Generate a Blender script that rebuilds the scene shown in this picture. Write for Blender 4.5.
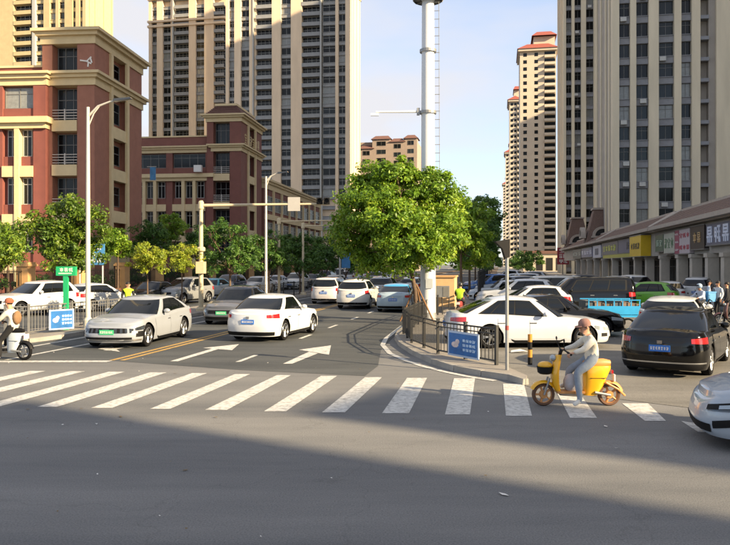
import bpy, math, random
import numpy as np
from mathutils import Vector, Matrix
random.seed(7)
R = math.radians
for o in list(bpy.data.objects): bpy.data.objects.remove(o)
SC = bpy.context.scene
COL = SC.collection

# ---------------------------------------------------------------- camera, sky, sun, exposure
F, CX, HY, HC = 730.0, 365.0, 264.0, 2.5          # focal length, centre column, horizon row in photo pixels; eye height
cam = bpy.data.cameras.new('camera'); camo = bpy.data.objects.new('camera', cam); COL.objects.link(camo)
camo.location = (0, 0, HC); camo.rotation_euler = (R(90), 0, 0)
cam.sensor_width = 36; cam.lens = 36.0 * F / 730; cam.shift_y = -(272.5 - HY) / 730
cam.clip_start = 0.1; cam.clip_end = 6000
SC.camera = camo
SUN_DIR = Vector((0.85, -0.53, 0)).normalized()     # horizontal direction towards the sun
SUN_EL = R(23)
world = bpy.data.worlds.new('World'); SC.world = world; world.use_nodes = True
wn, wl = world.node_tree.nodes, world.node_tree.links
wn.clear()
wout = wn.new('ShaderNodeOutputWorld'); wbg = wn.new('ShaderNodeBackground')
sky = wn.new('ShaderNodeTexSky'); sky.sky_type = 'NISHITA'; sky.sun_disc = False
sky.sun_elevation = SUN_EL; sky.sun_rotation = math.atan2(SUN_DIR.x, SUN_DIR.y)
sky.air_density = .85; sky.dust_density = .6; sky.ozone_density = 2.0
tc = wn.new('ShaderNodeTexCoord'); mp = wn.new('ShaderNodeMapping'); mp.inputs['Scale'].default_value = (1, 1, 2.6); mp.inputs['Location'].default_value = (2.3, .7, .35)
nz = wn.new('ShaderNodeTexNoise'); nz.inputs['Scale'].default_value = 1.7; nz.inputs['Detail'].default_value = 5; nz.inputs['Roughness'].default_value = .52
rp = wn.new('ShaderNodeValToRGB'); rp.color_ramp.elements[0].position = .42; rp.color_ramp.elements[1].position = .6
rp.color_ramp.elements[0].color = (.42, .42, .42, 1); rp.color_ramp.elements[1].color = (.97, .97, .97, 1)
mx = wn.new('ShaderNodeMix'); mx.data_type = 'RGBA'
CLOUD = (2.72, 2.68, 2.78, 1)
mx.inputs['B'].default_value = CLOUD
wl.new(tc.outputs['Generated'], mp.inputs['Vector']); wl.new(mp.outputs[0], nz.inputs['Vector']); wl.new(nz.outputs['Fac'], rp.inputs['Fac'])
wl.new(rp.outputs['Color'], mx.inputs['Factor']); wl.new(sky.outputs[0], mx.inputs['A'])
wl.new(mx.outputs['Result'], wbg.inputs['Color']); wl.new(wbg.outputs[0], wout.inputs[0])
wbg.inputs['Strength'].default_value = 0.083
sl = bpy.data.lights.new('sun', 'SUN'); sl.energy = 3.7; sl.angle = R(.5); sl.color = (1, .79, .50)
slo = bpy.data.objects.new('sun', sl); COL.objects.link(slo)
sd = Vector((SUN_DIR.x * math.cos(SUN_EL), SUN_DIR.y * math.cos(SUN_EL), math.sin(SUN_EL)))
slo.rotation_euler = sd.to_track_quat('Z', 'Y').to_euler(); slo.location = (60, -40, 60)
vs = SC.view_settings; vs.view_transform = 'Standard'; vs.look = 'None'; vs.gamma = 1; vs.exposure = 1.95
SC.render.resolution_x, SC.render.resolution_y = 1024, 764

# ---------------------------------------------------------------- pixel helpers
VPX = 500.0; K = (VPX - CX) / F; PSI = math.atan(K)    # the street runs PSI right of the camera axis
RZ = -PSI
D_ = Vector((math.sin(PSI), math.cos(PSI))); N_ = Vector((math.cos(PSI), -math.sin(PSI)))
def G(x, y):                      # photo pixel on the ground plane
    Y = F * HC / (y - HY); return ((x - CX) * Y / F, Y)
def A(x, y, Y):                   # photo pixel at a known distance
    return ((x - CX) * Y / F, Y, HC + (HY - y) * Y / F)
def C(c, Y): return (c + K * Y, Y)          # street line with offset c
def YC(x, c): return c / ((x - CX) / F - K)  # distance at which the line c passes column x
def kx(x, O):                     # position along a facade (starting at O, square to the street) seen in column x
    m = (x - CX) / F; return (m * O[1] - O[0]) / (N_.x - N_.y * m)

# ---------------------------------------------------------------- materials
def lin(h):
    if isinstance(h, str):
        h = h.lstrip('#'); v = [int(h[i:i+2], 16) / 255 for i in (0, 2, 4)]
        return tuple(((c + .055) / 1.055) ** 2.4 if c > .04045 else c / 12.92 for c in v)
    return tuple(h)
MATS = {}
def mat(name, col=None, rough=.7, metal=0, var=.12, scale=3.0, bump=0, bscale=40, coat=0, emit=0, spec=.5, streak=0, alpha=1):
    if name in MATS: return MATS[name]
    m = bpy.data.materials.new(name); m.use_nodes = True; MATS[name] = m
    nt = m.node_tree; n, l = nt.nodes, nt.links
    b = n['Principled BSDF']; c = lin(col)
    b.inputs['Base Color'].default_value = (*c, 1); b.inputs['Roughness'].default_value = rough; b.inputs['Metallic'].default_value = metal
    b.inputs['Specular IOR Level'].default_value = spec
    if coat: b.inputs['Coat Weight'].default_value = coat; b.inputs['Coat Roughness'].default_value = .04
    if emit: b.inputs['Emission Color'].default_value = (*c, 1); b.inputs['Emission Strength'].default_value = emit
    t = n.new('ShaderNodeTexCoord')
    if var:
        mpg = n.new('ShaderNodeMapping'); l.new(t.outputs['Object'], mpg.inputs['Vector'])
        if streak: mpg.inputs['Scale'].default_value = (1, 1, streak)
        no = n.new('ShaderNodeTexNoise'); no.inputs['Scale'].default_value = scale; no.inputs['Detail'].default_value = 6; no.inputs['Roughness'].default_value = .62
        l.new(mpg.outputs[0], no.inputs['Vector'])
        r = n.new('ShaderNodeValToRGB'); r.color_ramp.elements[0].position = .3; r.color_ramp.elements[1].position = .72
        r.color_ramp.elements[0].color = (*[x * (1 - var) for x in c], 1); r.color_ramp.elements[1].color = (*[min(1, x * (1 + var)) for x in c], 1)
        l.new(no.outputs['Fac'], r.inputs['Fac']); l.new(r.outputs['Color'], b.inputs['Base Color'])
    if bump:
        nb = n.new('ShaderNodeTexNoise'); nb.inputs['Scale'].default_value = bscale; nb.inputs['Detail'].default_value = 4
        l.new(t.outputs['Object'], nb.inputs['Vector'])
        bp = n.new('ShaderNodeBump'); bp.inputs['Strength'].default_value = bump; bp.inputs['Distance'].default_value = .02
        l.new(nb.outputs['Fac'], bp.inputs['Height']); l.new(bp.outputs[0], b.inputs['Normal'])
    return m
def paint(col, rough=.3):
    v = lin(col); mt = .12 if .12 < v[1] < .42 and max(v) - min(v) < .06 else 0        # silvers and greys carry metal flake
    if max(v) < .02: return mat('car_paint_' + col, col, .1, 0, .04, 1.2, coat=.25, spec=.35)
    return mat('car_paint_' + col, col, .34 if mt else rough, mt, .04, 1.2, coat=.7, spec=.45)
def asphalt(name, c0, c1, patch=.35, crack=True):
    m = bpy.data.materials.new(name); m.use_nodes = True; MATS[name] = m
    nt = m.node_tree; n, l = nt.nodes, nt.links; b = n['Principled BSDF']; b.inputs['Roughness'].default_value = .82; b.inputs['Specular IOR Level'].default_value = .35
    t = n.new('ShaderNodeTexCoord')
    big = n.new('ShaderNodeTexNoise'); big.inputs['Scale'].default_value = patch; big.inputs['Detail'].default_value = 7; big.inputs['Roughness'].default_value = .68
    mpg = n.new('ShaderNodeMapping'); mpg.inputs['Scale'].default_value = (.22, 1.2, 1); mpg.inputs['Rotation'].default_value = (0, 0, R(8))
    l.new(t.outputs['Object'], mpg.inputs['Vector']); l.new(mpg.outputs[0], big.inputs['Vector'])
    r = n.new('ShaderNodeValToRGB'); r.color_ramp.elements[0].position = .35; r.color_ramp.elements[1].position = .67
    r.color_ramp.elements[0].color = (*lin(c0), 1); r.color_ramp.elements[1].color = (*lin(c1), 1); l.new(big.outputs['Fac'], r.inputs['Fac'])
    fin = n.new('ShaderNodeTexNoise'); fin.inputs['Scale'].default_value = 55; fin.inputs['Detail'].default_value = 5; l.new(t.outputs['Object'], fin.inputs['Vector'])
    fr = n.new('ShaderNodeValToRGB'); fr.color_ramp.elements[0].position = .3; fr.color_ramp.elements[1].position = .75
    fr.color_ramp.elements[0].color = (.68, .68, .68, 1); fr.color_ramp.elements[1].color = (1.28, 1.28, 1.28, 1); l.new(fin.outputs['Fac'], fr.inputs['Fac'])
    mu = n.new('ShaderNodeMix'); mu.data_type = 'RGBA'; mu.blend_type = 'MULTIPLY'; mu.inputs['Factor'].default_value = 1
    l.new(r.outputs[0], mu.inputs['A']); l.new(fr.outputs[0], mu.inputs['B']); last = mu.outputs['Result']
    if crack:
        v = n.new('ShaderNodeTexVoronoi'); v.feature = 'DISTANCE_TO_EDGE'; v.inputs['Scale'].default_value = .33
        dn = n.new('ShaderNodeTexNoise'); dn.inputs['Scale'].default_value = 1.1; dn.inputs['Detail'].default_value = 5
        ad = n.new('ShaderNodeMix'); ad.data_type = 'RGBA'; ad.blend_type = 'LINEAR_LIGHT'; ad.inputs['Factor'].default_value = .7
        l.new(t.outputs['Object'], dn.inputs['Vector']); l.new(t.outputs['Object'], ad.inputs['A']); l.new(dn.outputs['Color'], ad.inputs['B']); l.new(ad.outputs['Result'], v.inputs['Vector'])
        cr = n.new('ShaderNodeValToRGB'); cr.color_ramp.elements[0].position = 0; cr.color_ramp.elements[1].position = .006
        cr.color_ramp.elements[0].color = (.55, .55, .55, 1); cr.color_ramp.elements[1].color = (1, 1, 1, 1); l.new(v.outputs['Distance'], cr.inputs['Fac'])
        m2 = n.new('ShaderNodeMix'); m2.data_type = 'RGBA'; m2.blend_type = 'MULTIPLY'; m2.inputs['Factor'].default_value = .32
        l.new(last, m2.inputs['A']); l.new(cr.outputs[0], m2.inputs['B']); last = m2.outputs['Result']
    l.new(last, b.inputs['Base Color'])
    bp = n.new('ShaderNodeBump'); bp.inputs['Strength'].default_value = .25; bp.inputs['Distance'].default_value = .01
    l.new(fin.outputs['Fac'], bp.inputs['Height']); l.new(bp.outputs[0], b.inputs['Normal'])
    return m
def worn_paint(name, col, wear=.55):
    m = bpy.data.materials.new(name); m.use_nodes = True; MATS[name] = m
    n, l = m.node_tree.nodes, m.node_tree.links; b = n['Principled BSDF']; b.inputs['Roughness'].default_value = .75
    t = n.new('ShaderNodeTexCoord'); no = n.new('ShaderNodeTexNoise'); no.inputs['Scale'].default_value = 9; no.inputs['Detail'].default_value = 8; no.inputs['Roughness'].default_value = .7
    l.new(t.outputs['Object'], no.inputs['Vector'])
    r = n.new('ShaderNodeValToRGB'); r.color_ramp.elements[0].position = .36; r.color_ramp.elements[1].position = .56
    c = lin(col); r.color_ramp.elements[0].color = (*[x * wear for x in c], 1); r.color_ramp.elements[1].color = (*c, 1)
    l.new(no.outputs['Fac'], r.inputs['Fac']); l.new(r.outputs[0], b.inputs['Base Color']); return m
def leafmat(name, dark, mid, light, trans=.35):
    m = bpy.data.materials.new(name); m.use_nodes = True; MATS[name] = m
    n, l = m.node_tree.nodes, m.node_tree.links; n.clear()
    o = n.new('ShaderNodeOutputMaterial'); at = n.new('ShaderNodeAttribute'); at.attribute_name = 'rnd'
    r = n.new('ShaderNodeValToRGB'); e = r.color_ramp.elements
    e[0].position = 0; e[0].color = (*lin(dark), 1); e[1].position = 1; e[1].color = (*lin(light), 1); k = e.new(.5); k.color = (*lin(mid), 1)
    l.new(at.outputs['Fac'], r.inputs['Fac'])
    d = n.new('ShaderNodeBsdfPrincipled'); d.inputs['Roughness'].default_value = .45; d.inputs['Specular IOR Level'].default_value = .35
    tr = n.new('ShaderNodeBsdfTranslucent'); mxs = n.new('ShaderNodeMixShader'); mxs.inputs[0].default_value = trans
    hs = n.new('ShaderNodeHueSaturation'); hs.inputs['Value'].default_value = 1.5; hs.inputs['Hue'].default_value = .48; l.new(r.outputs[0], hs.inputs['Color'])
    l.new(r.outputs[0], d.inputs['Base Color']); l.new(hs.outputs[0], tr.inputs['Color'])
    l.new(d.outputs[0], mxs.inputs[1]); l.new(tr.outputs[0], mxs.inputs[2]); l.new(mxs.outputs[0], o.inputs[0]); return m

# ---------------------------------------------------------------- mesh helpers
class MB:
    def __init__(s): s.v = []; s.f = []; s.m = []
    def add(s, vs, fs, mi=0):
        b = len(s.v); s.v += [tuple(p) for p in vs]; s.f += [tuple(b + i for i in f) for f in fs]; s.m += [mi] * len(fs); return s
    def box(s, x0, x1, y0, y1, z0, z1, mi=0):
        v = [(x0,y0,z0),(x1,y0,z0),(x1,y1,z0),(x0,y1,z0),(x0,y0,z1),(x1,y0,z1),(x1,y1,z1),(x0,y1,z1)]
        return s.add(v, [(3,2,1,0),(4,5,6,7),(0,1,5,4),(1,2,6,5),(2,3,7,6),(3,0,4,7)], mi)
    def cbox(s, c, d, rot=None, mi=0):           # centre, full dims, optional 3x3
        v = [Vector((sx*d[0]/2, sy*d[1]/2, sz*d[2]/2)) for sz in (-1,1) for sx, sy in ((-1,-1),(1,-1),(1,1),(-1,1))]
        if rot is not None: v = [rot @ p for p in v]
        return s.add([p + Vector(c) for p in v], [(3,2,1,0),(4,5,6,7),(0,1,5,4),(1,2,6,5),(2,3,7,6),(3,0,4,7)], mi)
    def tube(s, pts, rad, n=8, mi=0, cap=True):
        pts = [Vector(p) for p in pts]; rad = rad if hasattr(rad, '__len__') else [rad] * len(pts)
        rings = []; t0 = None
        for i, p in enumerate(pts):
            t = (pts[min(i+1, len(pts)-1)] - pts[max(i-1, 0)]).normalized()
            if t0 is None: u = t.orthogonal().normalized()
            else:
                u = (u - t * u.dot(t)).normalized() if (u - t * u.dot(t)).length > 1e-6 else t.orthogonal().normalized()
            t0 = t; w = t.cross(u)
            rings.append([p + (u * math.cos(2*math.pi*k/n) + w * math.sin(2*math.pi*k/n)) * rad[i] for k in range(n)])
        vs = [q for r_ in rings for q in r_]; fs = []
        for i in range(len(rings)-1):
            for k in range(n): fs.append((i*n+k, i*n+(k+1) % n, (i+1)*n+(k+1) % n, (i+1)*n+k))
        if cap: fs += [tuple(range(n-1, -1, -1)), tuple((len(rings)-1)*n + k for k in range(n))]
        return s.add(vs, fs, mi)
    def lathe(s, prof, n=24, axis='z', c=(0,0,0), mi=0):     # prof of (r, h)
        vs = []
        for r_, h in prof:
            for k in range(n):
                a = 2*math.pi*k/n; p = (r_*math.cos(a), r_*math.sin(a), h)
                if axis == 'y': p = (p[0], p[2], p[1])
                if axis == 'x': p = (p[2], p[0], p[1])
                vs.append((p[0]+c[0], p[1]+c[1], p[2]+c[2]))
        fs = [(i*n+k, i*n+(k+1) % n, (i+1)*n+(k+1) % n, (i+1)*n+k) for i in range(len(prof)-1) for k in range(n)]
        return s.add(vs, fs, mi)
    def prism(s, poly, z0, z1, mi=0):
        n = len(poly); vs = [(p[0], p[1], z0) for p in poly] + [(p[0], p[1], z1) for p in poly]
        return s.add(vs, [tuple(range(n-1,-1,-1)), tuple(range(n, 2*n))] + [(i, (i+1) % n, n+(i+1) % n, n+i) for i in range(n)], mi)
    def prism_y(s, poly, y0, y1, mi=0):          # poly in (x, z)
        n = len(poly); vs = [(p[0], y0, p[1]) for p in poly] + [(p[0], y1, p[1]) for p in poly]
        return s.add(vs, [tuple(range(n)), tuple(range(2*n-1, n-1, -1))] + [(i, n+i, n+(i+1) % n, (i+1) % n) for i in range(n)], mi)
    def ball(s, c, r_, n=12, mi=0):
        r_ = r_ if hasattr(r_, '__len__') else (r_, r_, r_); m = n // 2
        vs = []; fs = []
        for i in range(m + 1):
            th = math.pi * i / m
            for k in range(n):
                a = 2*math.pi*k/n; vs.append((c[0]+r_[0]*math.sin(th)*math.cos(a), c[1]+r_[1]*math.sin(th)*math.sin(a), c[2]+r_[2]*math.cos(th)))
        for i in range(m):
            for k in range(n): fs.append((i*n+k, (i+1)*n+k, (i+1)*n+(k+1) % n, i*n+(k+1) % n))
        return s.add(vs, fs, mi)
    def mesh(s, name, mats, smooth=None):
        me = bpy.data.meshes.new(name); me.from_pydata(s.v, [], s.f)
        for m_ in (mats if isinstance(mats, (list, tuple)) else [mats]): me.materials.append(m_)
        if any(s.m): me.polygons.foreach_set('material_index', s.m)
        if smooth is not None:
            me.polygons.foreach_set('use_smooth', [True] * len(me.polygons)); me.set_sharp_from_angle(angle=R(smooth))
        me.update(); return me
    def build(s, name, mats, parent=None, smooth=None, loc=(0,0,0), rot=(0,0,0)):
        return inst(name, s.mesh(name, mats, smooth), parent, loc, rot)
def inst(name, me, parent=None, loc=(0,0,0), rot=(0,0,0), scale=(1,1,1)):
    o = bpy.data.objects.new(name, me); COL.objects.link(o); o.parent = parent; o.location = loc; o.rotation_euler = rot; o.scale = scale; return o
def tag(o, label, cat, group=None):
    o['label'] = label; o['category'] = cat
    if group: o['group'] = group
    return o
def thing(name, label, cat, loc=(0,0,0), rz=0, group=None):
    o = inst(name, None, None, (loc[0], loc[1], loc[2] if len(loc) > 2 else 0), (0, 0, rz)); return tag(o, label, cat, group)
def struct(o): o['kind'] = 'structure'; return o
GK = [0]
def glyph(mb, x, z, w, h, y, rng, th=.1, mi=0, dy=.02, pl='xz'):      # one block of strokes, front at y
    t = th * .8
    def bar(a0, a1, b0, b1):
        mb.box(x + a0*w, x + a1*w, y - dy, y, z + b0*h, z + b1*h, mi)
    def boxed(a0, a1, b0, b1, mid):
        bar(a0, a0 + t, b0, b1); bar(a1 - t, a1, b0, b1); bar(a0 + t, a1 - t, b0, b0 + t); bar(a0 + t, a1 - t, b1 - t, b1)
        for k in range(mid): q = b0 + (b1 - b0) * (k + 1) / (mid + 1); bar(a0 + t, a1 - t, q - t/2, q + t/2)
    GK[0] += 1 + rng.randrange(3); kind = GK[0] % 6
    if kind == 0:                       # radical on the left, box on the right
        bar(.14, .14 + t, 0, 1); bar(0, .14, .62, .62 + t); bar(.14 + t, .36, .78, .78 + t); bar(.14 + t, .34, .3, .3 + t); boxed(.46, 1, .05, .62, 1); bar(.42, 1, .84, .84 + t); bar(.68, .68 + t, .62, 1)
    elif kind == 1:                     # roof over a ladder
        bar(0, 1, .78, .78 + t); bar(.46, .46 + t, .78 + t, 1); bar(0, t, .62, .78); bar(1 - t, 1, .62, .78); bar(.46, .46 + t, .0, .66); bar(.14, .86, .5, .5 + t); bar(.2, .8, .26, .26 + t); bar(.04, .96, 0, t)
    elif kind == 2:
        boxed(.02, .44, .3, .9, 1); bar(.2, .2 + t, 0, .3); bar(.52, 1, .86, .86 + t); bar(.72, .72 + t, .02, .86); bar(.55, .97, .54, .54 + t); bar(.5, 1, .2, .2 + t); bar(.9, .9 + t, .0, .2)
    elif kind == 3:
        bar(0, 1, .7, .7 + t); bar(.46, .46 + t, 0, 1); bar(.2, .2 + t, .3, .7); bar(.76, .76 + t, .3, .7); bar(.08, .92, .3 - t, .3)
    elif kind == 4:
        bar(0, .4, .86, .86 + t); bar(0, .4, .6, .6 + t); boxed(.04, .38, 0, .42, 0); bar(.52, .52 + t, 0, 1); bar(.52 + t, 1, .5, .5 + t); bar(.88, .88 + t, .5 + t, .95); bar(.74, .74 + t, .05, .5)
    else:
        boxed(.1, .9, .48, 1, 1); bar(.46, .46 + t, 0, .48); bar(0, 1, .3, .3 + t); bar(.16, .16 + t, .02, .3); bar(.8, .8 + t, .02, .3)

# ================================================================ ground, roads, kerbs, markings
m_junction = asphalt('asphalt_worn', '#5f6061', '#7e7d7b', .30)
m_road = asphalt('asphalt_dark', '#3a3d3f', '#545656', .5)
m_lot = asphalt('lot_paving', '#66645f', '#7d7a74', .8)
m_pave = mat('pavement_concrete', '#857f77', .85, var=.18, scale=1.5, bump=.2, bscale=30)
m_kerb = mat('kerb_concrete', '#8e8a83', .85, var=.22, scale=2.5, bump=.3, bscale=25)
m_white = worn_paint('road_paint_white', '#c4c3be', .5)
m_yellow = worn_paint('road_paint_yellow', '#b08d4a', .6)
m_soil = mat('verge_soil', '#5a4a38', .95, var=.3, scale=5, bump=.5, bscale=20)
def flat(name, pts, z, m, parent=None):
    mb = MB(); n = len(pts); mb.add([(p[0], p[1], z) for p in pts], [tuple(range(n))])
    a = sum(pts[i][0]*pts[(i+1) % n][1] - pts[(i+1) % n][0]*pts[i][1] for i in range(n))
    if a < 0: mb.f = [tuple(reversed(mb.f[0]))]
    return mb.build(name, m, parent)
ground = struct(flat('ground', [(-2500, -600), (2500, -600), (2500, 3500), (-2500, 3500)], 0, m_junction))
edge = [G(115, 361), G(240, 370), G(365, 376), G(382, 372)]
road = struct(flat('road', [C(-14.7, 18.9), edge[0], edge[1], edge[2], G(378, 366), G(381, 350), C(-3.75, 27.5), C(-3.75, 600), C(-14.7, 600)], .004, m_road))
lane = struct(flat('side_road', [C(-26, 22), C(-17.3, 22), C(-17.3, 600), C(-26, 600)], .004, m_road))
lot = struct(flat('parking_lot', [G(512, 382), G(530, 387), G(600, 397), G(690, 408), G(760, 416), (30, 13), (60, 20), C(11.5, 120), C(11.5, 600), C(-1.3, 600), C(-1.3, 27), G(450, 357), G(500, 368)], .006, m_lot))
pav = MB().prism([C(11.5, 30), C(15, 30), C(15, 400), C(11.5, 400)], -.05, .14).build('pavement', m_pave); struct(pav)
pavl = MB().prism([C(-30.3, 24), C(-26, 24), C(-26, 400), C(-30.3, 400)], -.05, .13).build('pavement', m_pave); struct(pavl)

def kerb(pts, parent, w=.16, z0=-.1, z1=.13, step=1.0):
    pts = [Vector(p) for p in pts]; seg = []
    for a, b in zip(pts, pts[1:]):
        n = max(1, round((b - a).length / step))
        for i in range(n): seg.append((a.lerp(b, i/n), a.lerp(b, (i+1)/n)))
    for a, b in seg:
        L = (b - a).length - .014; ang = math.atan2(b.y - a.y, b.x - a.x)
        key = 'kerb%.2f' % L
        if key not in CACHE:
            h = L/2; CACHE[key] = MB().add([(-h,-w/2,z0),(h,-w/2,z0),(h,w/2,z0),(-h,w/2,z0),(-h,-w/2+.02,z1),(h,-w/2+.02,z1),(h,w/2-.02,z1),(-h,w/2-.02,z1)],
                 [(3,2,1,0),(4,5,6,7),(0,1,5,4),(1,2,6,5),(2,3,7,6),(3,0,4,7)]).mesh('kerb_stone', m_kerb)
        inst('kerb_stone', CACHE[key], parent, ((a.x+b.x)/2, (a.y+b.y)/2, random.uniform(-.004, .004)), (0, 0, ang))
CACHE = {}
# corner island in front of the parked cars, and the tree strip behind it
kp = [C(-3.62, 60), C(-3.62, 34), C(-3.66, 29.5), G(399, 334), G(396.5, 339.5), G(401, 346), G(414.7, 355), G(434, 364), G(456, 371), G(483, 376), G(510, 380), G(526, 385)]
inner = [G(527, 381), G(503, 370), G(470, 362), G(448, 353), C(-1.0, 27), C(-1.0, 60)]
island = struct(MB().prism(kp + inner, -.05, .125).build('island_pavement', m_pave)); kerb(kp, island)
strip = struct(MB().prism([C(-3.62, 60.1), C(-1.0, 60.1), C(-1.0, 500), C(-3.62, 500)], -.05, .125).build('median_strip', m_soil))
# verge between the street and the side road on the left
vp_ = [C(-16.9, 23.2), C(-15.9, 22.6), C(-15.0, 23.2), C(-14.75, 24.5), C(-14.75, 80)]
verge = struct(MB().prism(vp_ + [C(-17.2, 80), C(-17.2, 24.2)], -.05, .12).build('verge', m_pave)); kerb(vp_, verge)
struct(MB().prism([C(-14.75, 80.1), C(-14.75, 500), C(-17.2, 500), C(-17.2, 80.1)], -.05, .12).build('verge', m_soil))
# crosswalk stripes (pixel quads laid on the ground)
tops = [(30,46,371),(70,85,371.3),(109,125,371.8),(150,167,372.5),(192,207,373.2),(235,250,374.2),(277,291,375.2),(321,337,376),(365,382,377.3),(407,427,378),(454,475,378.4),(503,524,383.8),(556,578,391),(622,648,403.5)]
bots = [(-133,-110,405),(-77,-54,405.6),(-20,1,406.3),(37,57,407),(91,112,408),(150,170,409),(205,227,410),(264,286,411.4),(322,345,412.5),(382,409,413.4),(445,470,414.5),(506,532,416),(570,597,418),(645,666,421)]
for (a, b, y), (c, d, e) in zip(tops, bots):
    flat('crosswalk_stripe', [G(c, e), G(d, e), G(b, y), G(a, y)], .005, m_white, ground)
flat('crosswalk_stripe', [G(681, 421), G(700, 424), G(715, 433), G(698, 432)], .005, m_white, ground)
def cstrip(c, w, y0, y1, name, m, z=.009, par=None):
    flat(name, [C(c - w/2, y0), C(c + w/2, y0), C(c + w/2, y1), C(c - w/2, y1)], z, m, par or road)
flat('stop_line', [C(-15.2, 18.5), C(-10.0, 18.55), C(-10.0, 18.85), C(-15.2, 18.8)], .0095, m_white, road)
for c in (-9.78, -10.06): cstrip(c, .13, 18.9, 200, 'centre_line', m_yellow)
cstrip(-12.85, .13, 19.0, 42, 'lane_line', m_white); cstrip(-14.15, .13, 19.0, 200, 'edge_line', m_white)
y = 46
while y < 120: cstrip(-12.85, .13, y, y + 1.8, 'lane_dash', m_white); y += 5
for y in [18.6, 24.4, 28.5, 32.9, 37.0, 41.2, 45.4, 49.6, 54, 59, 64, 70, 76]: cstrip(-6.68, .13, y, y + 1.4, 'lane_dash', m_white)
ar = [[(170,361.5),(178,361.5),(221,348.6),(213,348.6)], [(203,348.2),(239,344.4),(232,350.4)],
      [(283,364),(292,364),(318,353.5),(309,352)], [(299,350),(331,345.6),(329,355)],
      [(103,350.5),(110,350.8),(133,346.3),(126,346)], [(98,349),(112,346.6),(120,352)]]
for i, q in enumerate(ar): flat('lane_arrow', [G(*p) for p in q], .0096 + .0003 * (i % 2), m_white, road)
el = [G(402, 326), G(386, 338.5), G(382.6, 345), G(390, 353.6), G(405, 360.3), G(423, 366.5), G(446, 372.3), G(469, 377), G(495, 381)]
mb = MB(); ev = [Vector(p) for p in el]; lo = []; hi = []
for i, p in enumerate(ev):
    t = (ev[min(i+1, len(ev)-1)] - ev[max(i-1, 0)]).normalized(); nn = Vector((-t.y, t.x)) * .075; lo.append(p - nn); hi.append(p + nn)
for i in range(len(ev)-1): mb.add([(*lo[i], .0092), (*lo[i+1], .0092), (*hi[i+1], .0092), (*hi[i], .0092)], [(0,1,2,3)])
mb.build('edge_line', m_white, road)
# parking bay lines in the lot
for y in range(34, 120, 6):
    flat('bay_line', [C(.3, y), C(4.6, y + 1), C(4.6, y + 1.12), C(.3, y + .12)], .011, m_white, lot)

# ================================================================ apartment towers
m_glass = mat('window_glass', '#0f1315', .14, 0, .1, spec=.28)
m_glass2 = mat('window_glass_grey', '#20272b', .14, 0, .15, spec=.3)
m_glass3 = mat('curtained_glass', '#7d7f7c', .2, 0, .2, spec=.6)
m_frame = mat('window_frame_grey', '#6d6c69', .5, var=.05)
m_framew = mat('window_frame_pale', '#a9a9a4', .5, var=.05)
GL = [m_glass, m_glass2, m_glass, m_glass3]
def window_mesh(w, h, mull=(1,), trans=.0, fr=None, gi=0, t=.06, dep=.08):
    key = ('win', round(w, 2), round(h, 2), mull, trans, (fr or m_frame).name, gi)
    if key in CACHE: return CACHE[key]
    mb = MB()
    mb.box(0, w, -dep, 0, 0, t); mb.box(0, w, -dep, 0, h - t, h); mb.box(0, t, -dep, 0, t, h - t); mb.box(w - t, w, -dep, 0, t, h - t)
    n = mull[0] + 1
    for i in range(1, n): mb.box(w*i/n - t/2, w*i/n + t/2, -dep*.9, 0, t, h - t)
    if trans: mb.box(t, w - t, -dep*.8, 0, h*trans - t/2, h*trans + t/2)
    mb.add([(t, -.02, t), (w - t, -.02, t), (w - t, -.02, h - t), (t, -.02, h - t)], [(0,1,2,3)], 1)
    CACHE[key] = mb.mesh('window', [fr or m_frame, GL[gi]]); return CACHE[key]
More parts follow.
